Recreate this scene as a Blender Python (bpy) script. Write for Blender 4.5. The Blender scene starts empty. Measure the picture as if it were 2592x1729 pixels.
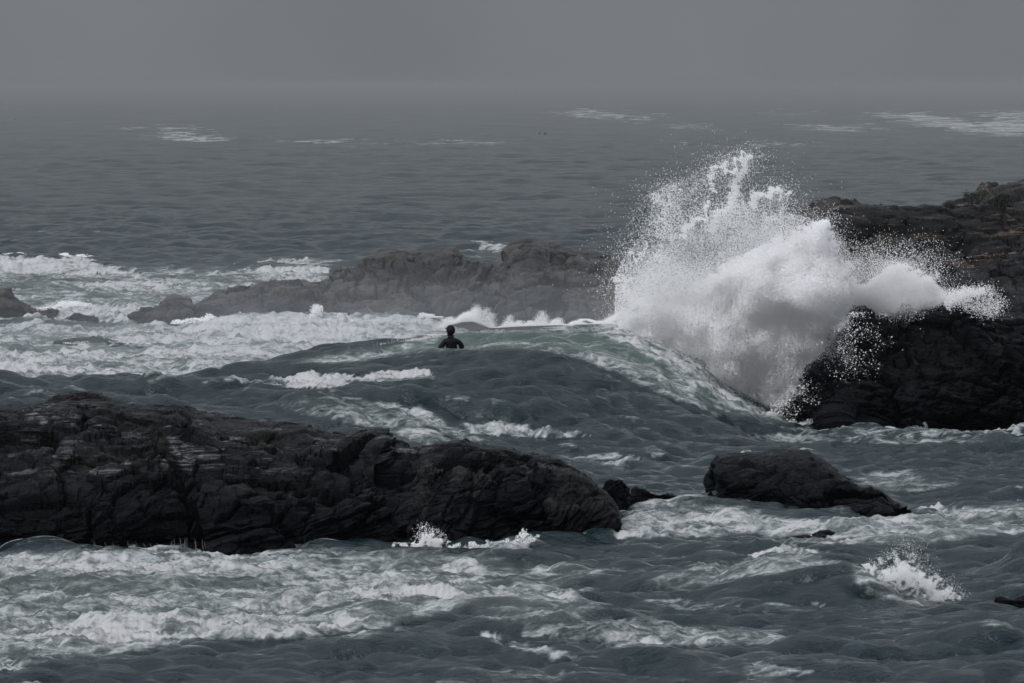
import bpy, bmesh, math, random
import numpy as np
from mathutils import Vector
random.seed(3)
rng = np.random.default_rng(11)
scene = bpy.context.scene
COL = scene.collection
R = math.radians

# ------------------------------------------------------------------ camera, sky, sun, exposure
H = 8.0                       # eye height above the sea, metres
F = 14400.0                   # focal length in pixels of the 2592-wide photograph (200 mm lens)
HOR = 209.0                   # horizon row
cam_d = bpy.data.cameras.new("camera")
cam = bpy.data.objects.new("camera", cam_d); COL.objects.link(cam)
cam.location = (0, 0, H); cam.rotation_euler = (R(90), 0, 0)
cam_d.sensor_width = 36.0; cam_d.lens = 200.0
cam_d.shift_y = -(864.5 - HOR) / 2592.0
cam_d.clip_start = 1.0; cam_d.clip_end = 60000.0
scene.camera = cam

SUN_EL, SUN_AZ = 46.0, -138.0   # behind thick cloud, over the camera's left shoulder
world = bpy.data.worlds.new("World"); scene.world = world; world.use_nodes = True
wn, wl = world.node_tree.nodes, world.node_tree.links
wn.clear()
def wnode(t, **kw):
    n = wn.new(t)
    for k, v in kw.items(): setattr(n, k, v)
    return n
sky = wnode('ShaderNodeTexSky', sky_type='NISHITA', sun_disc=False, sun_elevation=R(SUN_EL),
            sun_rotation=R(SUN_AZ), air_density=1.6, dust_density=6.0, ozone_density=1.0)
hsv = wnode('ShaderNodeHueSaturation'); hsv.inputs['Saturation'].default_value = 0.10
wl.new(sky.outputs[0], hsv.inputs['Color'])
tc = wnode('ShaderNodeTexCoord'); sep = wnode('ShaderNodeSeparateXYZ')
wl.new(tc.outputs['Generated'], sep.inputs[0])
ov = wnode('ShaderNodeMapRange'); ov.inputs['From Min'].default_value = 0.30; ov.inputs['From Max'].default_value = 1.0
ov.inputs['To Min'].default_value = 1.0; ov.inputs['To Max'].default_value = 2.7
wl.new(sep.outputs['Z'], ov.inputs['Value'])
# cloud deck: faint uneven brightness
cn = wnode('ShaderNodeTexNoise'); cn.inputs['Scale'].default_value = 9.0; cn.inputs['Detail'].default_value = 4.0
wl.new(tc.outputs['Generated'], cn.inputs['Vector'])
cm = wnode('ShaderNodeMapRange'); cm.inputs['From Min'].default_value = 0.3; cm.inputs['From Max'].default_value = 0.7
cm.inputs['To Min'].default_value = 0.88; cm.inputs['To Max'].default_value = 1.10
wl.new(cn.outputs['Fac'], cm.inputs['Value'])
m1 = wnode('ShaderNodeMath', operation='MULTIPLY'); wl.new(ov.outputs[0], m1.inputs[0]); wl.new(cm.outputs[0], m1.inputs[1])
tint = wnode('ShaderNodeMixRGB', blend_type='MULTIPLY'); tint.inputs[0].default_value = 1.0
flat = wnode('ShaderNodeMixRGB', blend_type='MIX'); flat.inputs[0].default_value = 0.72   # cloud evens the clear sky out
flat.inputs[2].default_value = (2.2, 2.2, 2.2, 1); wl.new(hsv.outputs[0], flat.inputs[1])
wl.new(flat.outputs[0], tint.inputs[1]); wl.new(m1.outputs[0], tint.inputs[2])
cool = wnode('ShaderNodeMixRGB', blend_type='MULTIPLY'); cool.inputs[0].default_value = 1.0
cool.inputs[2].default_value = (0.93, 0.985, 1.06, 1)
wl.new(tint.outputs[0], cool.inputs[1])
bg = wnode('ShaderNodeBackground'); bg.inputs['Strength'].default_value = 0.12
wl.new(cool.outputs[0], bg.inputs['Color'])
wo = wnode('ShaderNodeOutputWorld'); wl.new(bg.outputs[0], wo.inputs['Surface'])

sun_d = bpy.data.lights.new("sun", 'SUN'); sun_d.energy = 1.4; sun_d.angle = R(50); sun_d.color = (1.0, 0.965, 0.95)
sun = bpy.data.objects.new("sun", sun_d); COL.objects.link(sun)
se, sa = R(SUN_EL), R(SUN_AZ)
sdir = Vector((math.sin(sa) * math.cos(se), math.cos(sa) * math.cos(se), math.sin(se)))
sun.rotation_euler = (-sdir).to_track_quat('-Z', 'Y').to_euler()

scene.view_settings.view_transform = 'Standard'; scene.view_settings.look = 'None'
scene.view_settings.exposure = EXPOSURE = 0.0; scene.view_settings.gamma = 1.0
scene.render.engine = 'CYCLES'
cy = scene.cycles
cy.max_bounces = 28; cy.diffuse_bounces = 24; cy.glossy_bounces = 3; cy.volume_bounces = 2; cy.transmission_bounces = 4
cy.use_denoising = True; cy.volume_step_rate = 2.0; cy.volume_max_steps = 128
cy.sample_clamp_indirect = 4.0

# ------------------------------------------------------------------ helpers
def tag(o, label=None, cat=None, group=None, kind=None):
    if label: o['label'] = label
    if cat: o['category'] = cat
    if group: o['group'] = group
    if kind: o['kind'] = kind
    return o
def mesh_obj(name, verts, faces, mat=None, smooth=True, parent=None, attrs=None):
    """verts (n,3), faces (m,3) or (m,4) int array -> one mesh object"""
    verts = np.ascontiguousarray(verts, dtype=np.float32); faces = np.ascontiguousarray(faces, dtype=np.int32)
    me = bpy.data.meshes.new(name); k = faces.shape[1]; m = len(faces)
    me.vertices.add(len(verts)); me.vertices.foreach_set('co', verts.ravel())
    me.loops.add(m * k); me.loops.foreach_set('vertex_index', faces.ravel())
    me.polygons.add(m); me.polygons.foreach_set('loop_start', np.arange(0, m * k, k, dtype=np.int32))
    me.update(calc_edges=True)
    me.polygons.foreach_set('use_smooth', np.full(m, smooth, dtype=bool))
    for an, av in (attrs or {}).items():
        a = me.attributes.new(an, 'FLOAT', 'POINT'); a.data.foreach_set('value', np.ascontiguousarray(av, dtype=np.float32))
    if mat: me.materials.append(mat)
    o = bpy.data.objects.new(name, me); COL.objects.link(o)
    if parent: o.parent = parent
    return o
def grid_faces(nr, nc, flip=False):
    i = np.arange(nr * nc).reshape(nr, nc)
    f = np.stack([i[:-1, :-1], i[:-1, 1:], i[1:, 1:], i[1:, :-1]], -1).reshape(-1, 4)
    return f[:, ::-1] if flip else f
def at(px, py, d):
    """world point seen at a row and column of the photograph, at distance d"""
    px = np.asarray(px, float); py = np.asarray(py, float); d = np.asarray(d, float)
    return np.stack([(px - 1296.0) * d / F, d + 0 * px, H - (py - HOR) * d / F], -1)
def sea_d(py): return H * F / (np.asarray(py, float) - HOR)
def sstep(a, b, x):
    t = np.clip((x - a) / (b - a), 0, 1); return t * t * (3 - 2 * t)
Dk = 1.1025
def S(*pts): return [(a * Dk, b * Dk) for a, b in pts]

# smooth random fields: tiling power-law noise made once and read back by interpolation
def vol_noise(n, beta, seed, kmin=1.0):
    r = np.random.default_rng(seed)
    f = np.fft.rfftn(r.standard_normal((n, n, n)))
    k1 = np.fft.fftfreq(n) * n; k3 = np.fft.rfftfreq(n) * n
    k = np.sqrt(k1[:, None, None] ** 2 + k1[None, :, None] ** 2 + k3[None, None, :] ** 2)
    w = np.where(k >= kmin, np.maximum(k, 1) ** (-beta), 0) * np.exp(-(k / (n * 0.36)) ** 4)
    v = np.fft.irfftn(f * w, s=(n, n, n)); v -= v.mean(); return (v / v.std()).astype(np.float32)
V_FBM = vol_noise(96, 2.3, 1, 3)
V_RND = vol_noise(96, 1.6, 2, 5)
V_SM = vol_noise(64, 3.2, 5, 3)
def s3(V, P, period):
    n = V.shape[0]; q = np.asarray(P, np.float64) / period * n
    i = np.floor(q).astype(np.int64); f = (q - i).astype(np.float32); f = f * f * (3 - 2 * f)
    i %= n; j = (i + 1) % n
    x0, y0, z0 = i[..., 0], i[..., 1], i[..., 2]; x1, y1, z1 = j[..., 0], j[..., 1], j[..., 2]
    fx, fy, fz = f[..., 0], f[..., 1], f[..., 2]
    a = V[x0, y0, z0] * (1 - fx) + V[x1, y0, z0] * fx; b = V[x0, y1, z0] * (1 - fx) + V[x1, y1, z0] * fx
    c = V[x0, y0, z1] * (1 - fx) + V[x1, y0, z1] * fx; d = V[x0, y1, z1] * (1 - fx) + V[x1, y1, z1] * fx
    return (a * (1 - fy) + b * fy) * (1 - fz) + (c * (1 - fy) + d * fy) * fz
def map_noise(n, beta, seed, kmin=1.0):
    r = np.random.default_rng(seed); f = np.fft.rfft2(r.standard_normal((n, n)))
    k = np.hypot((np.fft.fftfreq(n) * n)[:, None], (np.fft.rfftfreq(n) * n)[None, :])
    w = np.where(k >= kmin, np.maximum(k, 1) ** (-beta), 0); v = np.fft.irfft2(f * w, s=(n, n))
    v -= v.mean(); return (v / v.std()).astype(np.float32)
def s2(M, x, y, period):
    n = M.shape[0]; qx = np.asarray(x) / period * n; qy = np.asarray(y) / period * n
    ix = np.floor(qx).astype(np.int64); iy = np.floor(qy).astype(np.int64)
    fx = (qx - ix).astype(np.float32); fy = (qy - iy).astype(np.float32)
    ix %= n; iy %= n; jx = (ix + 1) % n; jy = (iy + 1) % n
    return (M[ix, iy] * (1 - fx) + M[jx, iy] * fx) * (1 - fy) + (M[ix, jy] * (1 - fx) + M[jx, jy] * fx) * fy
M_FBM = map_noise(512, 1.9, 21, 4)
M_FINE = map_noise(512, 1.4, 22, 8)

def poly_sd(px, py, poly):
    """signed distance in pixels, positive inside"""
    poly = np.asarray(poly, float); n = len(poly)
    d2 = np.full(px.shape, 1e18); inside = np.zeros(px.shape, bool)
    for a in range(n):
        x0, y0 = poly[a]; x1, y1 = poly[(a + 1) % n]
        ex, ey = x1 - x0, y1 - y0; wx, wy = px - x0, py - y0
        t = np.clip((wx * ex + wy * ey) / (ex * ex + ey * ey + 1e-9), 0, 1)
        d2 = np.minimum(d2, (wx - t * ex) ** 2 + (wy - t * ey) ** 2)
        c = ((y0 <= py) & (y1 > py)) | ((y1 <= py) & (y0 > py))
        inside ^= c & (px < x0 + (py - y0) / (ey if abs(ey) > 1e-9 else 1e-9) * ex)
    d = np.sqrt(d2); return np.where(inside, d, -d)
def line_d(x, y, pts):
    d2 = np.full(x.shape, 1e18)
    for (x0, y0), (x1, y1) in zip(pts[:-1], pts[1:]):
        ex, ey = x1 - x0, y1 - y0
        t = np.clip(((x - x0) * ex + (y - y0) * ey) / (ex * ex + ey * ey + 1e-9), 0, 1)
        d2 = np.minimum(d2, (x - x0 - t * ex) ** 2 + (y - y0 - t * ey) ** 2)
    return np.sqrt(d2)

# ------------------------------------------------------------------ materials
def new_mat(name):
    m = bpy.data.materials.new(name); m.use_nodes = True; m.node_tree.nodes.clear(); return m
class NT:
    def __init__(s, m): s.n = m.node_tree.nodes; s.l = m.node_tree.links
    def node(s, t, inp=None, **kw):
        n = s.n.new(t)
        for k, v in kw.items(): setattr(n, k, v)
        for k, v in (inp or {}).items():
            if hasattr(v, 'is_output') or isinstance(v, bpy.types.NodeSocket): s.l.new(v, n.inputs[k])
            else: n.inputs[k].default_value = v
        return n
    def math(s, op, a, b=None, c=None, clamp=False):
        n = s.n.new('ShaderNodeMath'); n.operation = op; n.use_clamp = clamp
        for i, v in enumerate((a, b, c)):
            if v is None: continue
            if isinstance(v, bpy.types.NodeSocket): s.l.new(v, n.inputs[i])
            else: n.inputs[i].default_value = v
        return n.outputs[0]
    def noise(s, vec, scale, detail=4, rough=.55, dist=0.0):
        n = s.node('ShaderNodeTexNoise', {'Scale': scale, 'Detail': detail, 'Roughness': rough, 'Distortion': dist})
        s.l.new(vec, n.inputs['Vector']); return n.outputs['Fac']
    def ramp(s, v, a, b, t0=0.0, t1=1.0):
        n = s.node('ShaderNodeMapRange', {'From Min': a, 'From Max': b, 'To Min': t0, 'To Max': t1}, interpolation_type='SMOOTHSTEP')
        s.l.new(v, n.inputs['Value']); return n.outputs[0]
    def mix(s, fac, a, b):
        n = s.n.new('ShaderNodeMixRGB')
        for i, v in zip((0, 1, 2), (fac, a, b)):
            if isinstance(v, bpy.types.NodeSocket): s.l.new(v, n.inputs[i])
            else: n.inputs[i].default_value = v if i == 0 else (*v, 1)
        return n.outputs[0]

def mat_water():
    m = new_mat('sea_water'); t = NT(m)
    co = t.node('ShaderNodeTexCoord').outputs['Object']
    foam = t.node('ShaderNodeAttribute', attribute_name='foam').outputs['Fac']
    aer = t.node('ShaderNodeAttribute', attribute_name='aer').outputs['Fac']
    mpx = t.node('ShaderNodeMapping', {'Rotation': (0, 0, R(12)), 'Scale': (.40, 1.0, 1.0)}); t.l.new(co, mpx.inputs['Vector']); st = mpx.outputs[0]
    n1 = t.noise(st, 0.75, 8, .66, 1.2); n2 = t.noise(st, 3.6, 6, .68, 1.4); n3 = t.noise(co, 14.0, 4, .6)
    # lace: thin bright walls between dark cells
    vor = t.node('ShaderNodeTexVoronoi', {'Scale': 1.5, 'Detail': 2.0, 'Randomness': 1.0}, feature='DISTANCE_TO_EDGE')
    wob = t.node('ShaderNodeVectorMath', operation='MULTIPLY_ADD'); wn_ = t.node('ShaderNodeTexNoise', {'Scale': 1.6, 'Detail': 3.0}); t.l.new(co, wn_.inputs['Vector'])
    t.l.new(wn_.outputs['Color'], wob.inputs[0]); wob.inputs[1].default_value = (1.1, 1.1, 1.1); t.l.new(st, wob.inputs[2]); t.l.new(wob.outputs[0], vor.inputs['Vector'])
    lace = t.ramp(vor.outputs['Distance'], .16, .0)
    v = t.math('MULTIPLY_ADD', foam, 1.18, -0.27)
    v = t.math('MULTIPLY_ADD', t.math('SUBTRACT', n1, .5), 1.5, v)
    v = t.math('MULTIPLY_ADD', t.math('SUBTRACT', n2, .5), 1.8, v)
    v = t.math('MULTIPLY_ADD', t.math('SUBTRACT', n3, .5), .5, v)
    v = t.math('MULTIPLY_ADD', lace, .42, v)
    v = t.math('MULTIPLY', v, t.ramp(foam, .0, .14))
    fac = t.ramp(v, .16, 1.10)
    fac = t.math('MULTIPLY', fac, .95)
    # water: dark, greener where air is mixed into it
    deep = t.mix(t.noise(co, .06, 2), (.0028, .0125, .0165), (.005, .017, .0215))
    wc = t.mix(aer, deep, t.mix(t.ramp(aer, .78, 1.0), (.058, .073, .071), (.044, .072, .063)))
    mpw = t.node('ShaderNodeMapping', {'Rotation': (0, 0, R(-14)), 'Scale': (.7, 1.25, 1.0)}); t.l.new(co, mpw.inputs['Vector']); cw = mpw.outputs[0]
    b0 = t.noise(cw, .42, 5, .62, .4); b1 = t.noise(cw, 2.4, 5, .64, .5); b2 = t.noise(cw, 11.0, 3, .6, .4)
    bh = t.math('ADD', t.math('MULTIPLY_ADD', b0, .20, t.math('MULTIPLY', b1, .12)), t.math('MULTIPLY', b2, .022))
    bump = t.node('ShaderNodeBump', {'Strength': 1.0, 'Distance': 1.0, 'Height': bh})
    wat = t.node('ShaderNodeBsdfPrincipled', {'Base Color': wc, 'Roughness': .12, 'IOR': 1.333, 'Normal': bump.outputs[0]})
    fb = t.math('MULTIPLY_ADD', t.noise(co, 9.0, 5, .65), .6, n1)
    fbump = t.node('ShaderNodeBump', {'Strength': .7, 'Distance': .08, 'Height': fb})
    fcol = t.mix(t.ramp(v, .45, 1.15), (.25, .28, .278), (.45, .45, .462))
    fo = t.node('ShaderNodeBsdfPrincipled', {'Base Color': fcol, 'Roughness': .85, 'IOR': 1.33, 'Normal': fbump.outputs[0]})
    mx = t.node('ShaderNodeMixShader'); t.l.new(fac, mx.inputs[0]); t.l.new(wat.outputs[0], mx.inputs[1]); t.l.new(fo.outputs[0], mx.inputs[2])
    o = t.node('ShaderNodeOutputMaterial'); t.l.new(mx.outputs[0], o.inputs['Surface']); return m

def mat_rock(name, dark=(.0016, .0020, .0027), mid=(.0068, .0075, .0094), brown=(.015, .0125, .0105), pale=(.17, .17, .175),
             pale_amt=.5, tide=.9, tilt=12.0, brown_amt=.5, pale_top=1.6):
    m = new_mat(name); t = NT(m)
    tcn = t.node('ShaderNodeTexCoord'); co = tcn.outputs['Object']
    mp = t.node('ShaderNodeMapping', {'Rotation': (0, R(-tilt), 0), 'Scale': (.55, 1.0, 3.4)}); t.l.new(co, mp.inputs['Vector'])
    bed = mp.outputs[0]
    nb = t.noise(bed, 1.1, 8, .62, .25); nb2 = t.noise(bed, 4.5, 6, .65, .2); nf = t.noise(co, 17.0, 5, .65); nl = t.noise(co, .5, 4, .55)
    c = t.mix(t.ramp(nb, .38, .64), dark, mid)
    c = t.mix(t.math('MULTIPLY', t.ramp(nl, .46, .66), brown_amt), c, brown)
    c = t.mix(t.math('MULTIPLY', t.ramp(nb2, .50, .70), .45), c, tuple(1.8 * x for x in mid))
    sp = t.node('ShaderNodeSeparateXYZ'); t.l.new(co, sp.inputs[0])
    # pale mineral veins and salt/guano, only well above the tide line
    mp2 = t.node('ShaderNodeMapping', {'Rotation': (0, R(-tilt), 0), 'Scale': (.22, .5, 3.2)}); t.l.new(co, mp2.inputs['Vector'])
    nv = t.noise(mp2.outputs[0], 3.2, 7, .68, 1.2)
    pm = t.math('MULTIPLY', t.ramp(nv, .50, .68), t.ramp(t.noise(co, .8, 5, .6), .43, .57))
    pm = t.math('MULTIPLY', pm, t.ramp(t.math('MULTIPLY_ADD', nl, .8, sp.outputs['Z']), pale_top, pale_top + .7))
    c = t.mix(t.math('MULTIPLY', pm, pale_amt), c, pale)
    # black weed and lichen band up to the tide line
    td = t.ramp(t.math('MULTIPLY_ADD', nb, .8, sp.outputs['Z']), tide + .15, tide + .85)
    c = t.mix(td, t.mix(nf, (.0008, .0011, .0019), (.0026, .0033, .0048)), c)
    slab = t.node('ShaderNodeAttribute', attribute_name='slab').outputs['Fac']  # block tint and joint darkening, painted in as facet light and shade
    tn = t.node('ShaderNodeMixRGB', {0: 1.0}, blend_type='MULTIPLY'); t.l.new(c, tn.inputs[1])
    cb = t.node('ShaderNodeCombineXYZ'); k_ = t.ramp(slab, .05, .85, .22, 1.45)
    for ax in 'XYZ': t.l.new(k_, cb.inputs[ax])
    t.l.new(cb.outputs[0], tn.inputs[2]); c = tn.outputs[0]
    h = t.math('ADD', t.math('MULTIPLY', nb2, .8), t.math('MULTIPLY', nf, .35))
    bump = t.node('ShaderNodeBump', {'Strength': 1.0, 'Distance': .06, 'Height': h})
    rough = t.ramp(nf, .3, .7, .22, .62)
    b = t.node('ShaderNodeBsdfPrincipled', {'Base Color': c, 'Roughness': rough, 'Specular IOR Level': .07, 'Normal': bump.outputs[0]})
    o = t.node('ShaderNodeOutputMaterial'); t.l.new(b.outputs[0], o.inputs['Surface']); return m

def plain(name, col, rough=.6, spec=.4, var=.25, scale=30.0):
    m = new_mat(name); t = NT(m); co = t.node('ShaderNodeTexCoord').outputs['Object']
    n = t.noise(co, scale, 4)
    c = t.mix(n, tuple(x * (1 - var) for x in col), tuple(x * (1 + var) for x in col))
    b = t.node('ShaderNodeBsdfPrincipled', {'Base Color': c, 'Roughness': rough, 'Specular IOR Level': spec})
    o = t.node('ShaderNodeOutputMaterial'); t.l.new(b.outputs[0], o.inputs['Surface']); return m
M_WATER = mat_water()
def mat_drop():
    m = new_mat('white_spray'); t = NT(m)
    a = t.node('ShaderNodeBsdfDiffuse', {'Color': (.985, .985, .99, 1)}); b = t.node('ShaderNodeBsdfTranslucent', {'Color': (.985, .985, .99, 1)})
    mx = t.node('ShaderNodeMixShader', {0: .4}); t.l.new(a.outputs[0], mx.inputs[1]); t.l.new(b.outputs[0], mx.inputs[2])
    o = t.node('ShaderNodeOutputMaterial'); t.l.new(mx.outputs[0], o.inputs['Surface']); return m
M_DROP = mat_drop()

# ------------------------------------------------------------------ the sea
def ocean_patch(n, L, lam_lo, lam_hi, peak, wind_deg, spread, seed, slope):
    """wave patch with horizontal chop; RMS slope scaled to 'slope'"""
    r = np.random.default_rng(seed)
    k1 = np.fft.fftfreq(n) * n * 2 * np.pi / L
    kx, ky = np.meshgrid(k1, k1, indexing='ij'); k = np.hypot(kx, ky); k[0, 0] = 1
    kp = 2 * np.pi / peak
    A = np.exp(-1.25 * (kp / k) ** 2) * k ** -3.7
    w = R(wind_deg); cs = (kx * math.cos(w) + ky * math.sin(w)) / k
    A *= np.maximum(cs, 0) ** spread + .06
    A *= (k > 2 * np.pi / lam_hi) & (k < 2 * np.pi / lam_lo)
    A[0, 0] = 0
    h = np.sqrt(A) * (r.standard_normal((n, n)) + 1j * r.standard_normal((n, n)))
    re = lambda q: np.real(np.fft.ifft2(q))
    sx, sy = re(1j * kx * h), re(1j * ky * h)
    sc = slope / math.sqrt(2 * (sx ** 2 + sy ** 2).mean()) * math.sqrt(2)
    z = re(h) * sc; dx = re(1j * kx / k * h) * sc; dy = re(1j * ky / k * h) * sc
    jac = 1 + (re(-kx * kx / k * h) + re(-ky * ky / k * h)) * sc
    return [np.ascontiguousarray(a, np.float32) for a in (z, dx, dy, jac)]
PATCHES = [  # patch, size, shortest wave
    (ocean_patch(512, 211.0, 7.0, 60.0, 26.0, 250, 6, 5, .05), 211.0, 7.0),
    (ocean_patch(512, 97.0, 3.4, 18.0, 9.0, 242, 4, 9, .085), 97.0, 3.4),
    (ocean_patch(512, 61.0, 2.4, 9.0, 5.5, 238, 3, 6, .17), 61.0, 2.4),
    (ocean_patch(512, 29.0, .70, 3.2, 2.0, 262, 3.0, 7, .33), 29.0, .70),
    (ocean_patch(512, 13.0, .34, 1.05, .85, 252, 1.8, 12, .29), 13.0, .34)]

def interp(pts): a = np.asarray(pts, float); return a[:, 0], a[:, 1]
# the big wave: where its crest is seen, how far away it stands
CR_X, CR_Y = interp(S((-900, 880), (-300, 880), (0, 873), (150, 868), (262, 861), (340, 870), (430, 862), (520, 851), (640, 836), (750, 808),
                      (860, 790), (960, 775), (1050, 760), (1120, 752), (1250, 748), (1380, 748), (1450, 752), (1520, 778), (1600, 835),
                      (1680, 905), (1760, 952), (1850, 978), (1950, 1000), (2060, 1020), (2600, 1060)))
CD_X, CD_Y = interp([(-1000, 127), (0, 128), (551, 131), (1100, 133.5), (1600, 134.5), (2000, 133), (2600, 132)])
# smaller breakers: crest line as seen (full px), foot row that sets the distance, front and back widths, metres
BREAK = [
    (S((560, 884), (640, 876), (700, 862), (760, 866), (830, 862), (900, 856), (970, 853), (1020, 862), (1060, 880)), [124.2, 124.6], 1.6, 2.6),
    (S((1560, 1362), (1650, 1340), (1750, 1318), (1850, 1297), (1930, 1286), (1990, 1292), (2060, 1325), (2140, 1362), (2230, 1392)), [89.6, 88.6], 3.2, 2.4),
    (S((-250, 600), (-60, 594), (40, 591), (110, 596), (170, 592), (225, 602), (300, 606), (420, 612)), [263, 261], 14, 10),
    (S((300, 636), (470, 641), (560, 628), (700, 628), (800, 640), (900, 642)), [246, 245], 11, 9),
    (S((-100, 662), (60, 668), (180, 652), (270, 652), (400, 663)), [233, 232], 10, 8),
    (S((60, 726), (110, 705), (180, 697), (250, 706), (300, 698), (380, 716), (420, 732)), [199, 197], 7, 5),
    (S((400, 737), (480, 735), (560, 727), (640, 731), (720, 727), (800, 736), (880, 739), (935, 724), (1000, 722), (1080, 730)), [181.5, 181], 9, 6),
    (S((1480, 1165), (1560, 1158), (1660, 1168), (1740, 1174), (1800, 1182)), [106.6, 105.6], 1.6, 2),
    (S((1500, 1285), (1600, 1268), (1700, 1262), (1780, 1255), (1860, 1266), (1930, 1282)), [95.8, 95.0], 2.0, 2.0),
    (S((2250, 1290), (2330, 1262), (2420, 1245), (2600, 1250)), [93.6, 93.0], 2.5, 2.5),
    (S((860, 1252), (960, 1238), (1040, 1240), (1120, 1246), (1200, 1240), (1300, 1250)), [97.8, 98.6], 1.2, .8),
]
def ridge(px, d, cx, cyy, Dc, wf, wb, pf=1.25):
    yc = np.interp(px, cx, cyy); zc = np.maximum(H - (yc - HOR) * Dc / F, 0.0)
    s = d - Dc
    f = np.where(s < 0, np.clip(1 + s / wf, 0, 1), np.clip(1 - s / wb, 0, 1))
    sh = (0.5 - 0.5 * np.cos(np.pi * f)) ** np.where(s < 0, pf, 1.0)
    return zc * sh
def sea_surface(x, y, spacing=0.12):
    d = y; px = 1296 + x / np.maximum(d, 1) * F
    wob = s2(M_FBM, x, y, 55.0) * .55
    Dc = np.interp(px, CD_X, CD_Y) + wob
    big = ridge(px, d, CR_X, CR_Y, Dc, 17.0, 9.0)
    big = big * (1 + .035 * s2(M_FBM, x, y, 40.0) * sstep(.4, 1.4, big))
    zz = big.copy()
    lump = np.zeros_like(zz)
    for (pts, dd, wf, wb) in BREAK:
        cx, cyy = interp(pts); lo, hi = cx[0], cx[-1]
        Db = np.interp(px, [lo, hi], dd) + wob * .5
        eg = min(160.0, .3 * (hi - lo)); g = sstep(lo, lo + eg, px) * sstep(hi, hi - eg, px)
        base = zz * 0
        if wf < 4 and dd[0] > 110 and dd[0] < 130: base = big
        yc = np.interp(px, cx, cyy); zc = np.clip(H - (yc - HOR) * Db / F - base, 0, (.5 if dd[0] > 150 else 2.0) if base is not big else .17)
        s = d - Db; f = np.where(s < 0, np.clip(1 + s / wf, 0, 1), np.clip(1 - s / wb, 0, 1))
        k = zc * (0.5 - 0.5 * np.cos(np.pi * f)) * g
        lump = np.maximum(lump, k)
    zz = zz + lump
    amp = np.interp(d, [40, 100, 135, 200, 300, 600, 2000], [.85, .9, 1.0, .92, .66, .7, 1.1])
    calm = 1 - .55 * np.clip(big / 1.8, 0, 1) * (d > 120); smooth = 1 - .42 * sstep(1.0, 1.7, big)
    ox = np.zeros_like(zz); oy = np.zeros_like(zz); jac = np.ones_like(zz)
    for i, ((z, dx, dy, jc), L, lam) in enumerate(PATCHES):
        w = amp * (calm if i < 1 else smooth) * sstep(1.3 * lam, .5 * lam, np.asarray(spacing) * np.ones_like(zz) * (1 if i else .5))
        if i < 3: w = w * np.interp(d, [90, 140, 180, 260], [.30, .30, .55, 1.0] if i < 2 else [.55, .6, .8, 1.0])
        X, Y = x + 13 * i, y + 7 * i
        zz += w * s2(z, X, Y, L); ox -= 1.1 * w * s2(dx, X, Y, L); oy -= 1.1 * w * s2(dy, X, Y, L)
        jac -= w * (1 - s2(jc, X, Y, L))
    return zz, ox, oy, jac, big, lump

rows = [np.arange(40, 70, .5), np.arange(70, 76, .2), np.arange(76, 160, .11), np.arange(160, 215, .18)]
dd = 215.0; far = []
while dd < 3000: far.append(dd); dd += .26 * (dd / 215.0) ** 1.7
while dd < 30000: far.append(dd); dd *= 1.03
ROWS = np.concatenate(rows + [np.array(far)])
side = .103 + np.cumsum(.0006 * 1.06 ** np.arange(70))
COLS = np.concatenate([-side[::-1], np.linspace(-.103, .103, 960), side])
yy, tt = np.meshgrid(ROWS, COLS, indexing='ij'); xx = yy * tt
sp = np.gradient(ROWS)[:, None] * np.ones_like(tt)
zz, ox, oy, jac, big, lump = sea_surface(xx, yy, sp)

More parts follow.
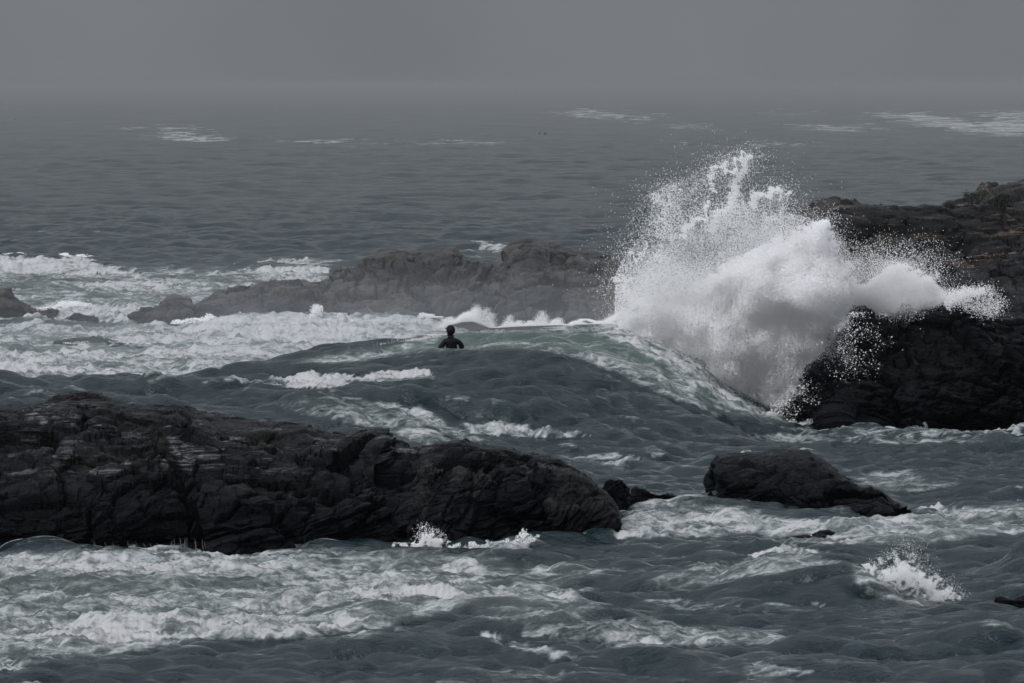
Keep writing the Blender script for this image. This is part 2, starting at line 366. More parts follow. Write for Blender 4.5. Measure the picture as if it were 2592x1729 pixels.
# foam and aeration, painted as real patches of the sea's surface
def foam_fields(X, Y, Z, jac):
    px = 1296 + X / Y * F; py = HOR + (H - Z) * F / Y
    wx = s2(M_FBM, X, Y, 60.0); wy = s2(M_FBM, X + 31, Y + 17, 60.0)
    qx = px + wx * 22; qy = py + wy * 5
    foam = np.zeros_like(px); aer = np.zeros_like(px)
    def patch(pts, f, a, soft=14.0, ysc=2.6, drange=None):
        nonlocal foam, aer
        pl = np.array(pts, float); pl2 = pl * [1, ysc]
        sel = (qx > pl[:, 0].min() - 2 * soft) & (qx < pl[:, 0].max() + 2 * soft) & (qy > pl[:, 1].min() - soft) & (qy < pl[:, 1].max() + soft)
        if drange: sel &= (Y > drange[0]) & (Y < drange[1])
        if not sel.any(): return
        sd = poly_sd(qx[sel], qy[sel] * ysc, pl2)
        g = sstep(-soft, soft, sd)
        foam[sel] = np.maximum(foam[sel], g * f); aer[sel] = np.maximum(aer[sel], g * a)
    # surf field behind the wave
    patch(S((-900, 742), (0, 742), (330, 736), (520, 728), (930, 722), (1100, 726), (1300, 735), (1450, 735), (1500, 760), (1050, 800), (700, 850), (300, 905), (-900, 905)), .66, .75, 16, 2.6, (139, 186))
    patch(S((400, 728), (940, 716), (1050, 735), (900, 790), (600, 800), (430, 760)), .78, .5, 20, 2.6, (139, 186))
    patch(S((-200, 840), (150, 850), (300, 868), (-200, 890)), .74, .5, 16, 2.6, (139, 186))
    # beyond: bands of broken water
    patch(S((-300, 600), (40, 588), (230, 600), (340, 622), (200, 630), (-300, 626)), 1.0, .5, 10, 3, (225, 300))
    patch(S((-300, 622), (350, 618), (760, 600), (775, 690), (420, 712), (-300, 700)), .50, .62, 22, 3, (187, 300))
    patch(S((150, 655), (270, 648), (430, 660), (300, 672)), .9, .5, 8, 3, (187, 300))
    patch(S((290, 632), (430, 630), (480, 640), (330, 645)), .9, .5, 8, 3, (187, 300))
    patch(S((560, 610), (720, 612), (765, 650), (700, 655), (560, 630)), .78, .6, 12, 3, (187, 300))
    patch(S((30, 730), (70, 702), (300, 696), (420, 720), (420, 740)), .92, .6, 12, 3, (180, 215))
    patch(S((1040, 568), (1100, 558), (1170, 560), (1160, 580), (1050, 580)), .62, .6, 8, 3, (230, 330))
    # far streaks
    for p, f in ((S((295, 298), (385, 293), (480, 296), (400, 302)), .75), (S((340, 312), (430, 306), (500, 314), (560, 323), (420, 323)), .85),
                 (S((600, 322), (760, 325), (900, 331), (760, 332)), .72), (S((880, 329), (1100, 327), (1200, 331), (1000, 334)), .55),
                 (S((1245, 256), (1330, 255), (1510, 268), (1460, 276), (1330, 268)), .78), (S((1420, 280), (1640, 290), (1630, 300), (1520, 292)), .50),
                 (S((1475, 334), (1650, 332), (1930, 333), (1800, 337), (1560, 337)), .62), (S((1720, 261), (1900, 260), (1900, 264), (1730, 264)), .6),
                 (S((1960, 262), (2110, 260), (2220, 280), (2360, 268), (2400, 300), (2330, 312), (2220, 306), (2100, 284)), .74),
                 (S((2200, 258), (2400, 256), (2400, 275), (2330, 272)), .7), (S((1780, 290), (1950, 288), (2060, 300), (1900, 302)), .55),
                 (S((0, 530), (400, 532), (700, 545), (300, 555), (0, 552)), .30), (S((2040, 316), (2300, 330), (2100, 322)), .4)):
        patch(p, f * .84, .25, 9, 2.2, (300, 4000))
    # the big wave: crest, green face, lower lip
    Bg = (118, 137)
    patch(S((640, 830), (760, 800), (960, 768), (1000, 740), (1060, 722), (1200, 738), (1460, 728), (1560, 770), (1640, 850), (1740, 930), (1830, 968), (1780, 972), (1600, 915), (1500, 868), (1400, 828), (1250, 800), (1050, 800), (880, 806), (760, 826)), .38, 1.0, 14, 1.6, Bg)
    patch(S((1010, 735), (1060, 715), (1130, 742), (1220, 738), (1460, 725), (1560, 768), (1660, 860), (1760, 940), (1840, 972), (1790, 970), (1640, 905), (1540, 840), (1450, 800), (1330, 765), (1180, 760), (1080, 764)), .80, .8, 16, 1.6, Bg)
    patch(S((880, 778), (960, 764), (1000, 768), (960, 786), (890, 796)), .60, .5, 8, 1.6, Bg)
    patch(S((820, 795), (900, 780), (960, 790), (880, 806), (820, 806)), .72, .45, 8, 1.6, Bg)
    patch(S((1240, 792), (1330, 800), (1440, 838), (1530, 880), (1610, 918), (1700, 950), (1690, 962), (1560, 915), (1440, 862), (1330, 822), (1240, 806)), .50, .30, 8, 1.6, Bg)
    # small whitecap and its trail in front of the wave
    patch(S((640, 880), (690, 868), (720, 850), (780, 864), (900, 856), (1010, 850), (1020, 868), (950, 874), (860, 880), (780, 895), (700, 888)), 1.0, .4, 10, 2, (117, 131))
    patch(S((460, 884), (560, 880), (680, 870), (690, 880), (560, 888)), .50, .1, 6, 2, (120, 130))
    patch(S((640, 925), (760, 900), (880, 925), (980, 940), (1010, 965), (880, 985), (740, 960)), .46, .25, 14, 2.6, (108, 128))
    patch(S((880, 980), (1000, 960), (1060, 985), (1120, 1010), (1000, 1025), (900, 1010)), .50, .2, 12, 2.6, (108, 128))
    patch(S((1060, 972), (1160, 966), (1280, 985), (1330, 1003), (1200, 1000), (1080, 995)), .66, .25, 8, 2.6, (108, 128))
    patch(S((1240, 1040), (1400, 1036), (1480, 1055), (1440, 1080), (1340, 1062)), .52, .1, 12, 2.6, (100, 128))
    patch(S((0, 895), (90, 888), (130, 896), (20, 902)), .42, .1, 5, 2.6, (110, 130))
    # at the foot of the headland, right
    patch(S((1760, 990), (1940, 984), (2400, 968), (2700, 960), (2700, 975), (2380, 992), (2000, 1000)), .45, .05, 6, 3, (120, 137))
    patch(S((1650, 1000), (2100, 1000), (2400, 996), (2700, 990), (2700, 1006), (2200, 1014), (1800, 1020)), .44, .1, 8, 3, (118, 134))
    patch(S((1960, 1095), (2080, 1085), (2200, 1110), (2100, 1130), (2000, 1118)), .42, .3, 12, 2.6, (100, 125))
    # pool between the rocks
    patch(S((1410, 1170), (1480, 1155), (1600, 1150), (1700, 1165), (1760, 1190), (1720, 1225), (1600, 1240), (1420, 1236)), .66, .7, 16, 2.6, (95, 110))
    patch(S((1700, 1175), (1900, 1190), (2080, 1180), (2140, 1165), (2400, 1155), (2700, 1160), (2700, 1215), (2350, 1225), (2180, 1250), (1900, 1246), (1740, 1236)), .54, .72, 18, 2.6, (93, 110))
    patch(S((1760, 1195), (2060, 1200), (2180, 1220), (1900, 1225), (1760, 1212)), .66, .6, 12, 2.6, (93, 110))
    patch(S((2060, 1165), (2350, 1168), (2700, 1170), (2700, 1182), (2200, 1190)), .74, .6, 8, 2.6, (93, 112))
    # broken water around the small front breaker
    patch(S((1500, 1330), (1620, 1290), (1740, 1272), (1800, 1248), (1900, 1268), (1960, 1282), (1840, 1300), (1740, 1325), (1600, 1352)), .60, .45, 10, 2.2, (86, 100))
    patch(S((1960, 1284), (2020, 1270), (2080, 1290), (2150, 1345), (2215, 1378), (2120, 1386), (2040, 1360), (1990, 1325)), .70, .5, 12, 1.6, (85, 92))
    # foreground wash
    patch(S((-900, 1262), (0, 1264), (420, 1266), (760, 1256), (900, 1262), (1140, 1280), (1120, 1330), (980, 1420), (840, 1455), (560, 1465), (250, 1505), (-900, 1560)), .60, .72, 30, 2.6, (74, 99))
    patch(S((-900, 1266), (0, 1268), (440, 1272), (780, 1262), (900, 1274), (1000, 1300), (700, 1322), (300, 1318), (-900, 1326)), .64, .75, 22, 2.6, (82, 99))
    patch(S((-900, 1370), (120, 1375), (420, 1390), (560, 1425), (300, 1450), (120, 1440), (-900, 1450)), .62, .7, 26, 2.6, (75, 97))
    patch(S((260, 1446), (620, 1438), (860, 1440), (700, 1466), (480, 1470), (220, 1476)), .66, .5, 14, 2.6, (75, 97))
    patch(S((1000, 1290), (1260, 1292), (1420, 1310), (1300, 1345), (1380, 1400), (1300, 1440), (1050, 1420)), .46, .5, 24, 2.6, (78, 97))
    patch(S((-900, 1480), (60, 1486), (200, 1498), (60, 1540), (-900, 1560)), .58, .3, 16, 2.6, (70, 97))
    patch(S((1180, 1415), (1350, 1425), (1560, 1438), (1850, 1448), (1760, 1482), (1400, 1490), (1180, 1465)), .46, .12, 14, 2.6, (75, 97))
    patch(S((1500, 1375), (1720, 1380), (1900, 1375), (1990, 1392), (1800, 1398), (1600, 1400)), .40, .05, 8, 2.6, (75, 97))
    patch(S((1080, 1450), (1200, 1480), (1380, 1530), (1240, 1512), (1090, 1470)), .52, .1, 8, 2.6, (70, 97))
    patch(S((1000, 1520), (1200, 1530), (1330, 1545), (1250, 1568), (1000, 1560)), .42, .05, 8, 2.6, (60, 97))
    patch(S((1700, 1545), (1750, 1520), (1900, 1550), (1720, 1560)), .40, .05, 8, 2.6, (60, 97))
    # loose flecks: whitecaps where the chop folds over
    fl = sstep(.16, -.25, jac) * .38 * sstep(210, 150, Y)
    foam = np.maximum(foam, fl); aer = np.maximum(aer, fl * .3)
    foam = foam + (.08 * wy + .10 * s2(M_FBM, X * .30 + 5, Y, 24.0)) * sstep(.08, .3, foam)
    return np.clip(foam, 0, 1), np.clip(aer, 0, 1)
X, Y, Z = xx + ox, yy + oy, zz
SP = at(1144, 888, 131.0)                       # the surfer's waterline
near = np.exp(-((X - SP[0]) / 1.3) ** 2 - ((Y - 129.5) / 5.5) ** 2)
lim = H - (885.0 - HOR) * Y / F                 # nothing in front of him stands above this sight line
Z = np.where(Y < 131.6, Z - near * np.maximum(Z - lim, 0), Z - np.exp(-((X - SP[0]) / 1.0) ** 2 - ((Y - 131.6) / 1.2) ** 2) * np.maximum(Z - SP[2] - .05, 0))
foam, aer = foam_fields(X, Y, Z, jac)
# broken water is lumpy
lum = (s2(M_FBM, X, Y, 14.0) * .04 + s2(M_FINE, X, Y, 9.0) * .035) * sstep(.2, .9, foam) * np.interp(Y, [70, 260, 330], [1, 1.5, 0])
Z = Z + lum

FEET = []        # waterlines of the rocks, filled in below; foam gathers along them
def build_sea():
    global foam
    for pts, w, f in FEET:
        pts = np.asarray(pts); sel = (X > pts[:, 0].min() - 2) & (X < pts[:, 0].max() + 2) & (Y > pts[:, 1].min() - 3) & (Y < pts[:, 1].max() + 3)
        if not sel.any(): continue
        dl = line_d(X[sel], Y[sel], [tuple(p) for p in pts])
        n = .5 + .5 * s2(M_FBM, X[sel], Y[sel], 25.0)
        foam[sel] = np.maximum(foam[sel], f * sstep(w, 0, dl) * np.clip(.35 + n, 0, 1))
    o = mesh_obj('sea', np.stack([X, Y, Z], -1).reshape(-1, 3), grid_faces(*X.shape), M_WATER, True, None, {'foam': foam.ravel(), 'aer': aer.ravel()})
    tag(o, 'dark grey rough sea with white foam reaching to the foggy horizon', 'sea', None, 'structure')
    return o
def sea_z(x, y):
    """height of the built sea at a world point (chop included approximately)"""
    j = np.argmin((X - x) ** 2 + (Y - y) ** 2); return float(Z.ravel()[j])

# ------------------------------------------------------------------ rocks
def resample(pts, n):
    p = np.asarray(pts, float); s = np.concatenate([[0], np.cumsum(np.hypot(*np.diff(p, axis=0).T))])
    u = np.linspace(0, s[-1], n); return np.stack([np.interp(u, s, p[:, i]) for i in range(p.shape[1])], -1)
def hash3(c, k):
    h = (c[..., 0] * 73856093) ^ (c[..., 1] * 19349663) ^ (c[..., 2] * 83492791) ^ (k * 2654435761)
    h = (h ^ (h >> 13)) * 1274126177; h = h ^ (h >> 16); return (h & 0xFFFF) / 65535.0
def cells(P, amp=1.0):
    """nearest-cell field: per-cell tilted plane, distance to the joint"""
    c = np.floor(P).astype(np.int64); f1 = np.full(P.shape[:-1], 9.0); f2 = f1.copy(); val = f1 * 0
    for a in (-1, 0, 1):
        for b in (-1, 0, 1):
            for e in (-1, 0, 1):
                q = c + np.array([a, b, e]); pt = q + .5 + .85 * (np.stack([hash3(q, 1), hash3(q, 2), hash3(q, 3)], -1) - .5)
                dv = P - pt; d = np.sqrt((dv ** 2).sum(-1))
                v = hash3(q, 4) - .5 + amp * ((hash3(q, 5) - .5) * dv[..., 0] + (hash3(q, 6) - .5) * dv[..., 1] + (hash3(q, 7) - .5) * dv[..., 2]) * 2
                n = d < f1; f2 = np.where(n, f1, np.minimum(f2, d)); val = np.where(n, v, val); f1 = np.where(n, d, f1)
    return val, f2 - f1
def rock_shape(P, seed, tilt, big, blk, strata, fine, scale=1.0):
    """displacement in metres: heaved masses, tilted jointed blocks, bedding ledges, grain"""
    P = P + np.array([seed * 7.3, seed * 3.1, seed * 1.7]); t = R(tilt); c, s = math.cos(t), math.sin(t)
    w = np.stack([s3(V_SM, P, 9 * scale), s3(V_SM, P + 40, 9 * scale), s3(V_SM, P + 80, 9 * scale)], -1)
    Q = P + w * .05 * scale
    xb = Q[..., 0] * c + Q[..., 2] * s; zb = -Q[..., 0] * s + Q[..., 2] * c; yb = Q[..., 1]
    B = np.stack([xb, yb, zb], -1)
    out = big * .8 * s3(V_SM, B * [.7, 1, 1.3], 9 * scale)
    v, e = cells(B / (np.array([1.7, 1.2, .62]) * scale) + seed, .9)
    out += blk * 1.25 * v - blk * .5 * sstep(.10, 0.0, e)
    v2, e2 = cells(B / (np.array([.62, .5, .20]) * scale) + 9.1, .8)
    out += blk * .50 * v2 - blk * .22 * sstep(.10, 0, e2)
    v3, e3 = cells(B / (np.array([.24, .2, .075]) * scale) + 3.7, .8)
    out += blk * .20 * v3 - blk * .05 * sstep(.12, 0, e3)
    q = zb / (.27 * scale) + .35 * s3(V_FBM, B, 12 * scale) + .4 * yb
    fr = q - np.floor(q); lv = .4 + 1.2 * hash3(np.stack([np.floor(q).astype(np.int64)] * 3, -1), 2)
    out += strata * lv * (np.where(fr < .88, fr / .88, (1 - fr) / .12) - .5)
    q = zb / (.075 * scale) + .3 * s3(V_FBM, B, 6 * scale); fr = q - np.floor(q)
    out += strata * .30 * (np.where(fr < .8, fr / .8, (1 - fr) / .2) - .5)
    out += fine * s3(V_RND, B * [.6, 1, 1.8], 3.2 * scale)
    facet_shade = (np.clip(.5 + .55 * (v + .5 * v2 + .3 * v3), 0, 1) * (.35 + .65 * sstep(0, .09, e)) * (.55 + .45 * sstep(0, .10, e2)))  # raised blocks lighter, recesses and weathered joints darker: relief shading put into colour
    return out, facet_shade
def rock(name, outline, foot, d_out, mat, label, cat, seed, tilt=12, back=2.5, nu=360, nv=150, q=2.2, big=.10, blk=.16, strata=.05, fine=.018,
         keep=.45, scale=1.0, group=None, foam_w=.5, foam_f=.55, bulge=0.0, parent=None, zmin=-.5, dfoot=None):
    """outline: skyline as seen (full px), left to right; foot: waterline as seen; d_out: distances along the skyline"""
    O = resample(outline, nu); Fp = resample(foot, nu); u = np.linspace(0, 1, nu)
    dO = np.interp(u, np.linspace(0, 1, len(d_out)), d_out)
    dF = sea_d(Fp[:, 1]) if dfoot is None else np.interp(u, np.linspace(0, 1, len(dfoot)), dfoot)
    dO = np.maximum(dO, dF + .05)
    nf = int(nv * .68); v = np.linspace(-.18, 1, nf); rowsP = []
    for a in v:
        if a < 0:
            p = at(Fp[:, 0], Fp[:, 1], dF); p[:, 2] += a * 4.0; p[:, 1] += a * .6 * 0; rowsP.append(p); continue
        pxv = Fp[:, 0] + (O[:, 0] - Fp[:, 0]) * a; pyv = Fp[:, 1] + (O[:, 1] - Fp[:, 1]) * a
        dv = dF + (dO - dF) * (a ** q) - bulge * math.sin(math.pi * a)
        rowsP.append(at(pxv, pyv, dv))
    top = rowsP[-1]
    for a in np.linspace(0, 1, nv - nf + 1)[1:]:
        p = top.copy(); p[:, 1] += back * (a ** .8); p[:, 2] = top[:, 2] + (zmin - top[:, 2]) * a ** 2.2; rowsP.append(p)
    P = np.stack(rowsP, 0)
    du = np.gradient(P, axis=1); dv = np.gradient(P, axis=0); N = np.cross(du, dv)
    for _ in range(16):
        N[1:-1] = (N[1:-1] * 2 + N[2:] + N[:-2]) / 4; N[:, 1:-1] = (N[:, 1:-1] * 2 + N[:, 2:] + N[:, :-2]) / 4
    N /= np.linalg.norm(N, axis=-1, keepdims=True) + 1e-9
    D, facet_shade = rock_shape(P, seed, tilt, big, blk, strata, fine, scale)
    w = np.ones(len(P)); w[:nf] = keep + (1 - keep) * sstep(1.0, .82, v); w[nf:] = keep + (1 - keep) * sstep(0, .4, np.linspace(0, 1, len(P) - nf))
    P2 = P + N * (D * w[:, None])[..., None]
    P2[..., 0] += .25 * (s3(V_FBM, P + seed, 6.0 * scale) * D.std())
    o = mesh_obj(name, P2.reshape(-1, 3), grid_faces(P.shape[0], nu), mat, True, parent, {'slab': facet_shade.ravel()})
    try: o.data.set_sharp_from_angle(angle=R(24))
    except Exception: pass
    if label: tag(o, label, cat, group)
    fw = at(Fp[::6, 0], Fp[::6, 1], dF[::6])[:, :2]
    if foam_f: FEET.append((fw, foam_w * 1.7, foam_f))
    return o

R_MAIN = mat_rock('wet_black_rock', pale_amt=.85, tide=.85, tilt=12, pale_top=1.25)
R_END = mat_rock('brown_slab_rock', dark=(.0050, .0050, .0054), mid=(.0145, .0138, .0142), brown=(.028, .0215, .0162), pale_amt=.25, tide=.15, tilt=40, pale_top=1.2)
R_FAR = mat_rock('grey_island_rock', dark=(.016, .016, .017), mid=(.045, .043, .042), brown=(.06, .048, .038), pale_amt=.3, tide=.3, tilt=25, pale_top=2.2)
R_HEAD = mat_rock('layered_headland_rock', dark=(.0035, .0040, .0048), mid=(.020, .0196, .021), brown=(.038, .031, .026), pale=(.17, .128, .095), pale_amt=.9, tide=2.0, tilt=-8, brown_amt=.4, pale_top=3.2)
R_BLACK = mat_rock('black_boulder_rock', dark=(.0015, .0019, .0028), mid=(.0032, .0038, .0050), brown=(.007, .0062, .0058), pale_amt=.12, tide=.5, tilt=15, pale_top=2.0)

MAIN_SKY = [(-420, 1060), (-200, 1040), (0, 1029), (92, 1025), (180, 1020), (306, 1019), (345, 1023), (421, 1025), (452, 1025), (475, 1040), (498, 1052), (555, 1067), (632, 1069),
            (681, 1065), (708, 1073), (766, 1079), (789, 1090), (842, 1102), (881, 1107), (900, 1096), (930, 1088), (953, 1084), (984, 1083), (991, 1111),
            (995, 1130), (1014, 1138), (1037, 1135), (1060, 1140), (1106, 1128), (1145, 1124), (1183, 1119), (1206, 1130), (1225, 1138), (1275, 1140),
            (1317, 1149), (1374, 1165), (1397, 1165), (1428, 1184), (1470, 1203), (1500, 1240), (1520, 1330)]
rock('rock_outcrop', MAIN_SKY, [(-420, 1400), (0, 1396), (300, 1399), (560, 1396), (900, 1384), (1100, 1372), (1300, 1364), (1500, 1356)], [103.5, 104.5, 104.8, 103.5, 102.5, 102.8],
     R_MAIN, 'long black layered rock outcrop filling the lower left, white streaks on its top', 'rock', 1, 13, 3.5, 900, 330, 2.0, .12, .26, .08, .02, .20, scale=1.45, foam_w=.45, foam_f=.8, bulge=.25)
rock('knob_rock', [(84, 1034), (92, 1025), (111, 1017), (142, 998), (172, 996), (191, 994), (214, 990), (245, 994), (264, 1000), (279, 1012), (302, 1019), (318, 1030)],
     [(84, 1044), (318, 1042)], [105.6, 105.9, 105.6], R_END, 'small brown knob of rock on top of the long black outcrop', 'rock', 2, 10, 1.5, 140, 70, 1.2, .05, .08, .02, .014, .6,
     foam_f=0, dfoot=[105.0, 105.0], scale=.6, zmin=1.0)
rock('slab_boulder', [(1262, 1330), (1256, 1250), (1259, 1180), (1270, 1171), (1290, 1168), (1355, 1174), (1432, 1188), (1485, 1212), (1512, 1230), (1539, 1245), (1562, 1291), (1568, 1329), (1573, 1353)],
     [(1262, 1356), (1367, 1350), (1412, 1361), (1573, 1356)], [100.6, 101.6, 102.3, 102.2, 101.2, 100.6], R_END, 'large rounded brownish slab boulder with a diagonal crack at right end of outcrop', 'boulder',
     3, 42, 1.6, 300, 150, 2.6, .06, .09, .03, .012, .4, foam_w=.3, foam_f=.6, bulge=.35)
rock('crag_rock', [(1020, 1330), (1035, 1240), (1062, 1190), (1090, 1178), (1120, 1200), (1165, 1178), (1215, 1215), (1242, 1240), (1262, 1300), (1280, 1345)],
     [(1015, 1384), (1130, 1374), (1285, 1364)], [99.0, 100.5, 101.0, 100.6, 99.6], R_END, 'pointed brown crag leaning on the front of the outcrop, left of the slab boulder', 'rock', 14, 55, 1.2, 240, 130, 2.2, .09, .20, .04, .014, .6,
     foam_w=.3, foam_f=.7, bulge=.2, scale=.8)
rock('boulder', [(1512, 1285), (1520, 1240), (1531, 1222), (1554, 1215), (1577, 1218), (1596, 1237), (1606, 1262), (1604, 1290)], [(1512, 1300), (1560, 1298), (1606, 1286)], [105.2, 106, 105.4], R_BLACK,
     'round black boulder just behind the slab boulder, foam at its foot', 'boulder', 4, 10, 1.2, 130, 80, 2, .06, .08, .02, .012, .6, scale=.7, foam_w=.4, foam_f=.8)
rock('low_rock', [(1590, 1275), (1600, 1252), (1608, 1241), (1638, 1239), (1661, 1249), (1700, 1251), (1726, 1256), (1758, 1272)], [(1590, 1286), (1680, 1278), (1760, 1276)], [107, 107.6, 107], R_BLACK,
     'low black rock ledge between the round boulder and the wedge rock', 'rock', 5, 6, 1.2, 150, 70, 1.6, .05, .08, .02, .012, .7, scale=.6, foam_w=.4, foam_f=.8)
rock('wedge_rock', [(1822, 1276), (1826, 1256), (1817, 1236), (1826, 1219), (1823, 1199), (1813, 1189), (1808, 1176), (1817, 1160), (1873, 1154), (1943, 1152), (1977, 1143), (2046, 1142),
     (2059, 1154), (2081, 1165), (2098, 1180), (2124, 1202), (2155, 1217), (2189, 1236), (2237, 1247), (2263, 1271), (2276, 1293), (2293, 1311)],
     [(1818, 1277), (1960, 1288), (2090, 1302), (2220, 1311), (2293, 1312)], [108.0, 109.0, 109.2, 108.5, 107.0, 105.4], R_BLACK,
     'large black wedge-shaped rock standing alone in foam at lower right', 'rock', 6, 14, 2.6, 380, 190, 2.0, .06, .14, .05, .018, .22, scale=1.3, foam_w=.35, foam_f=.7, bulge=.15)
rock('awash_rock', [(1990, 1365), (2005, 1360), (2046, 1357), (2056, 1362)], [(1988, 1370), (2058, 1366)], [100.2, 100.4], R_BLACK, 'thin dark rock barely breaking the foam, left of a similar one', 'rock', 7, 0, .5, 80, 40, 1.2, .02, .03, .01, .008, .8,
     scale=.4, foam_f=.5)
rock('awash_rock', [(2060, 1360), (2072, 1353), (2090, 1347), (2110, 1349), (2118, 1354)], [(2058, 1364), (2118, 1358)], [100.6, 100.7], R_BLACK, 'small dark rock in the foam below the large wedge rock, right of a thinner one', 'rock', 8, 0, .5, 80, 40, 1.2, .02, .03, .01, .008, .8,
     scale=.4, foam_f=.5)
rock('awash_rock', [(2520, 1516), (2532, 1506), (2548, 1502), (2572, 1495), (2592, 1486), (2640, 1478), (2720, 1484), (2790, 1516)], [(2516, 1519), (2650, 1522), (2795, 1520)], [89.2, 89.4, 89.2], R_BLACK,
     'low black rock cut off by the right edge near the front splash', 'rock', 9, 0, 1.2, 120, 60, 1.4, .03, .05, .02, .01, .8, scale=.5, foam_f=.4)
rock('awash_rock', [(1228, 1385), (1240, 1376), (1262, 1374), (1285, 1380), (1296, 1388)], [(1226, 1392), (1298, 1392)], [98.6, 98.7], R_BLACK, 'small wet rock under splashing water at the foot of the outcrop', 'rock', 10, 0, .5, 70, 36, 1.2, .02, .03, .01, .008, .8,
     scale=.4, foam_f=.8)
# island in the middle distance
rock('rock_island', [(350, 822), (357, 808), (385, 790), (417, 762), (447, 758), (472, 761), (483, 772), (502, 766), (553, 757), (613, 751), (664, 736), (723, 728), (757, 723), (812, 725), (819, 713), (844, 705),
     (846, 681), (885, 681), (910, 677), (919, 660), (934, 652), (972, 642), (1028, 637), (1038, 648), (1043, 637), (1083, 633), (1113, 626), (1142, 625), (1159, 644), (1189, 660), (1223, 672), (1253, 676), (1300, 690),
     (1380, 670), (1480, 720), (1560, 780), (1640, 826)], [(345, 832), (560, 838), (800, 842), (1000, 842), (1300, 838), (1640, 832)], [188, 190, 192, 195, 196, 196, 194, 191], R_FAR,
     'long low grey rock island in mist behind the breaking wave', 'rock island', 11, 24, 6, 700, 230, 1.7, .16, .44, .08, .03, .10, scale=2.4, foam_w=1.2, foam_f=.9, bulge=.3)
rock('block_rock', [(1262, 820), (1268, 740), (1276, 690), (1274, 627), (1290, 618), (1308, 612), (1330, 607), (1381, 614), (1423, 625), (1487, 635), (1542, 646), (1576, 661), (1590, 680), (1600, 720), (1640, 770), (1680, 826)],
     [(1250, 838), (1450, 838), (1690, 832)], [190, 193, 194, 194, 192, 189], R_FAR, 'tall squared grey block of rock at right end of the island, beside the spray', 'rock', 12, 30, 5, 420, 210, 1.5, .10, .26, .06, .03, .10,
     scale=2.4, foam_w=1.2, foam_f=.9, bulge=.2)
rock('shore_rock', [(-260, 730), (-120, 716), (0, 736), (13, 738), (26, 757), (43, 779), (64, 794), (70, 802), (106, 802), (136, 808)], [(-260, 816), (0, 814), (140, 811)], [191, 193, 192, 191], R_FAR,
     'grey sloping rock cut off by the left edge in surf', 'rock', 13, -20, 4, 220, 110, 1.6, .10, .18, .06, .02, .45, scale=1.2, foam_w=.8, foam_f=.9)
rock('shore_rock', [(172, 808), (176, 801), (183, 796), (198, 793), (213, 799), (234, 798), (249, 807)], [(170, 811), (250, 810)], [190.6, 190.8], R_FAR, 'small dark rock poking from white surf near the left edge', 'rock', 15, 5, 1.2, 90, 50, 1.5, .05, .08, .03, .015, .7,
     scale=.8, foam_w=.6, foam_f=.9)
rock('shore_rock', [(100, 884), (106, 878), (140, 864), (183, 859), (238, 859), (272, 866), (323, 871), (374, 878), (412, 884)], [(96, 889), (250, 884), (415, 888)], [173, 174, 173], R_FAR, 'flat rock awash in the white foam field at left', 'rock', 16, 4, 2.0, 220, 70, 1.4, .05, .08, .03, .015, .7,
     scale=.8, foam_w=.5, foam_f=.9)

# headland, right
HEAD_SKY = [(1985, 1020), (2000, 800), (2010, 640), (2026, 556), (2050, 549), (2074, 548), (2098, 541), (2122, 534), (2194, 529), (2265, 526), (2313, 527), (2356, 516), (2390, 517), (2409, 525), (2437, 517), (2485, 515), (2504, 505), (2528, 493), (2562, 481),
            (2592, 474), (2720, 452), (2900, 430), (3150, 420), (3400, 440), (3600, 700)]
rock('headland', HEAD_SKY, [(2000, 1075), (2200, 1090), (2500, 1080), (3000, 1060), (3600, 1040)], [142, 150, 153, 155, 158, 160, 160], R_HEAD,
     'dark layered rocky headland at right with grass tufts on its crest', 'headland', 17, -9, 14, 620, 330, 1.35, .22, .34, .16, .03, .25, scale=2.1, foam_w=.5, foam_f=0, bulge=-1.0, dfoot=[136, 136, 137, 138, 140])
rock('headland_block', [(1975, 1075), (2020, 1000), (2080, 920), (2130, 850), (2165, 790), (2190, 783), (2220, 796), (2262, 800), (2284, 766), (2295, 768), (2313, 785), (2350, 776), (2390, 768), (2410, 763), (2437, 764), (2470, 776), (2500, 781), (2512, 800),
     (2560, 806), (2640, 800), (2800, 790), (3100, 800), (3300, 1060)], [(1975, 1078), (2122, 1098), (2350, 1094), (2592, 1082), (2900, 1076), (3300, 1070)], [131.2, 133.2, 134.2, 134.4, 134.6, 135.2, 135], R_BLACK,
     'massive black rock face under the headland, right of the exploding wave', 'rock', 18, -12, 6, 560, 260, 1.8, .18, .26, .08, .022, .4, scale=1.3, foam_w=.4, foam_f=.5, bulge=.2)

# ------------------------------------------------------------------ spray
PHI = (1 + 5 ** .5) / 2
OCT_V = np.array([(1, 0, 0), (-1, 0, 0), (0, 1, 0), (0, -1, 0), (0, 0, 1), (0, 0, -1)], float)
OCT_F = np.array([(0, 2, 4), (2, 1, 4), (1, 3, 4), (3, 0, 4), (2, 0, 5), (1, 2, 5), (3, 1, 5), (0, 3, 5)])
TET_V = np.array([(1, 1, 1), (-1, -1, 1), (-1, 1, -1), (1, -1, -1)], float) / 3 ** .5 * 1.35
TET_F = np.array([(0, 1, 2), (0, 3, 1), (0, 2, 3), (1, 3, 2)])
def rand_rot(n, r):
    q = r.standard_normal((n, 4)); q /= np.linalg.norm(q, axis=1, keepdims=True); w, x, y, z = q.T
    return np.stack([1 - 2 * (y * y + z * z), 2 * (x * y - z * w), 2 * (x * z + y * w), 2 * (x * y + z * w), 1 - 2 * (x * x + z * z), 2 * (y * z - x * w),
                     2 * (x * z - y * w), 2 * (y * z + x * w), 1 - 2 * (x * x + y * y)], -1).reshape(n, 3, 3)
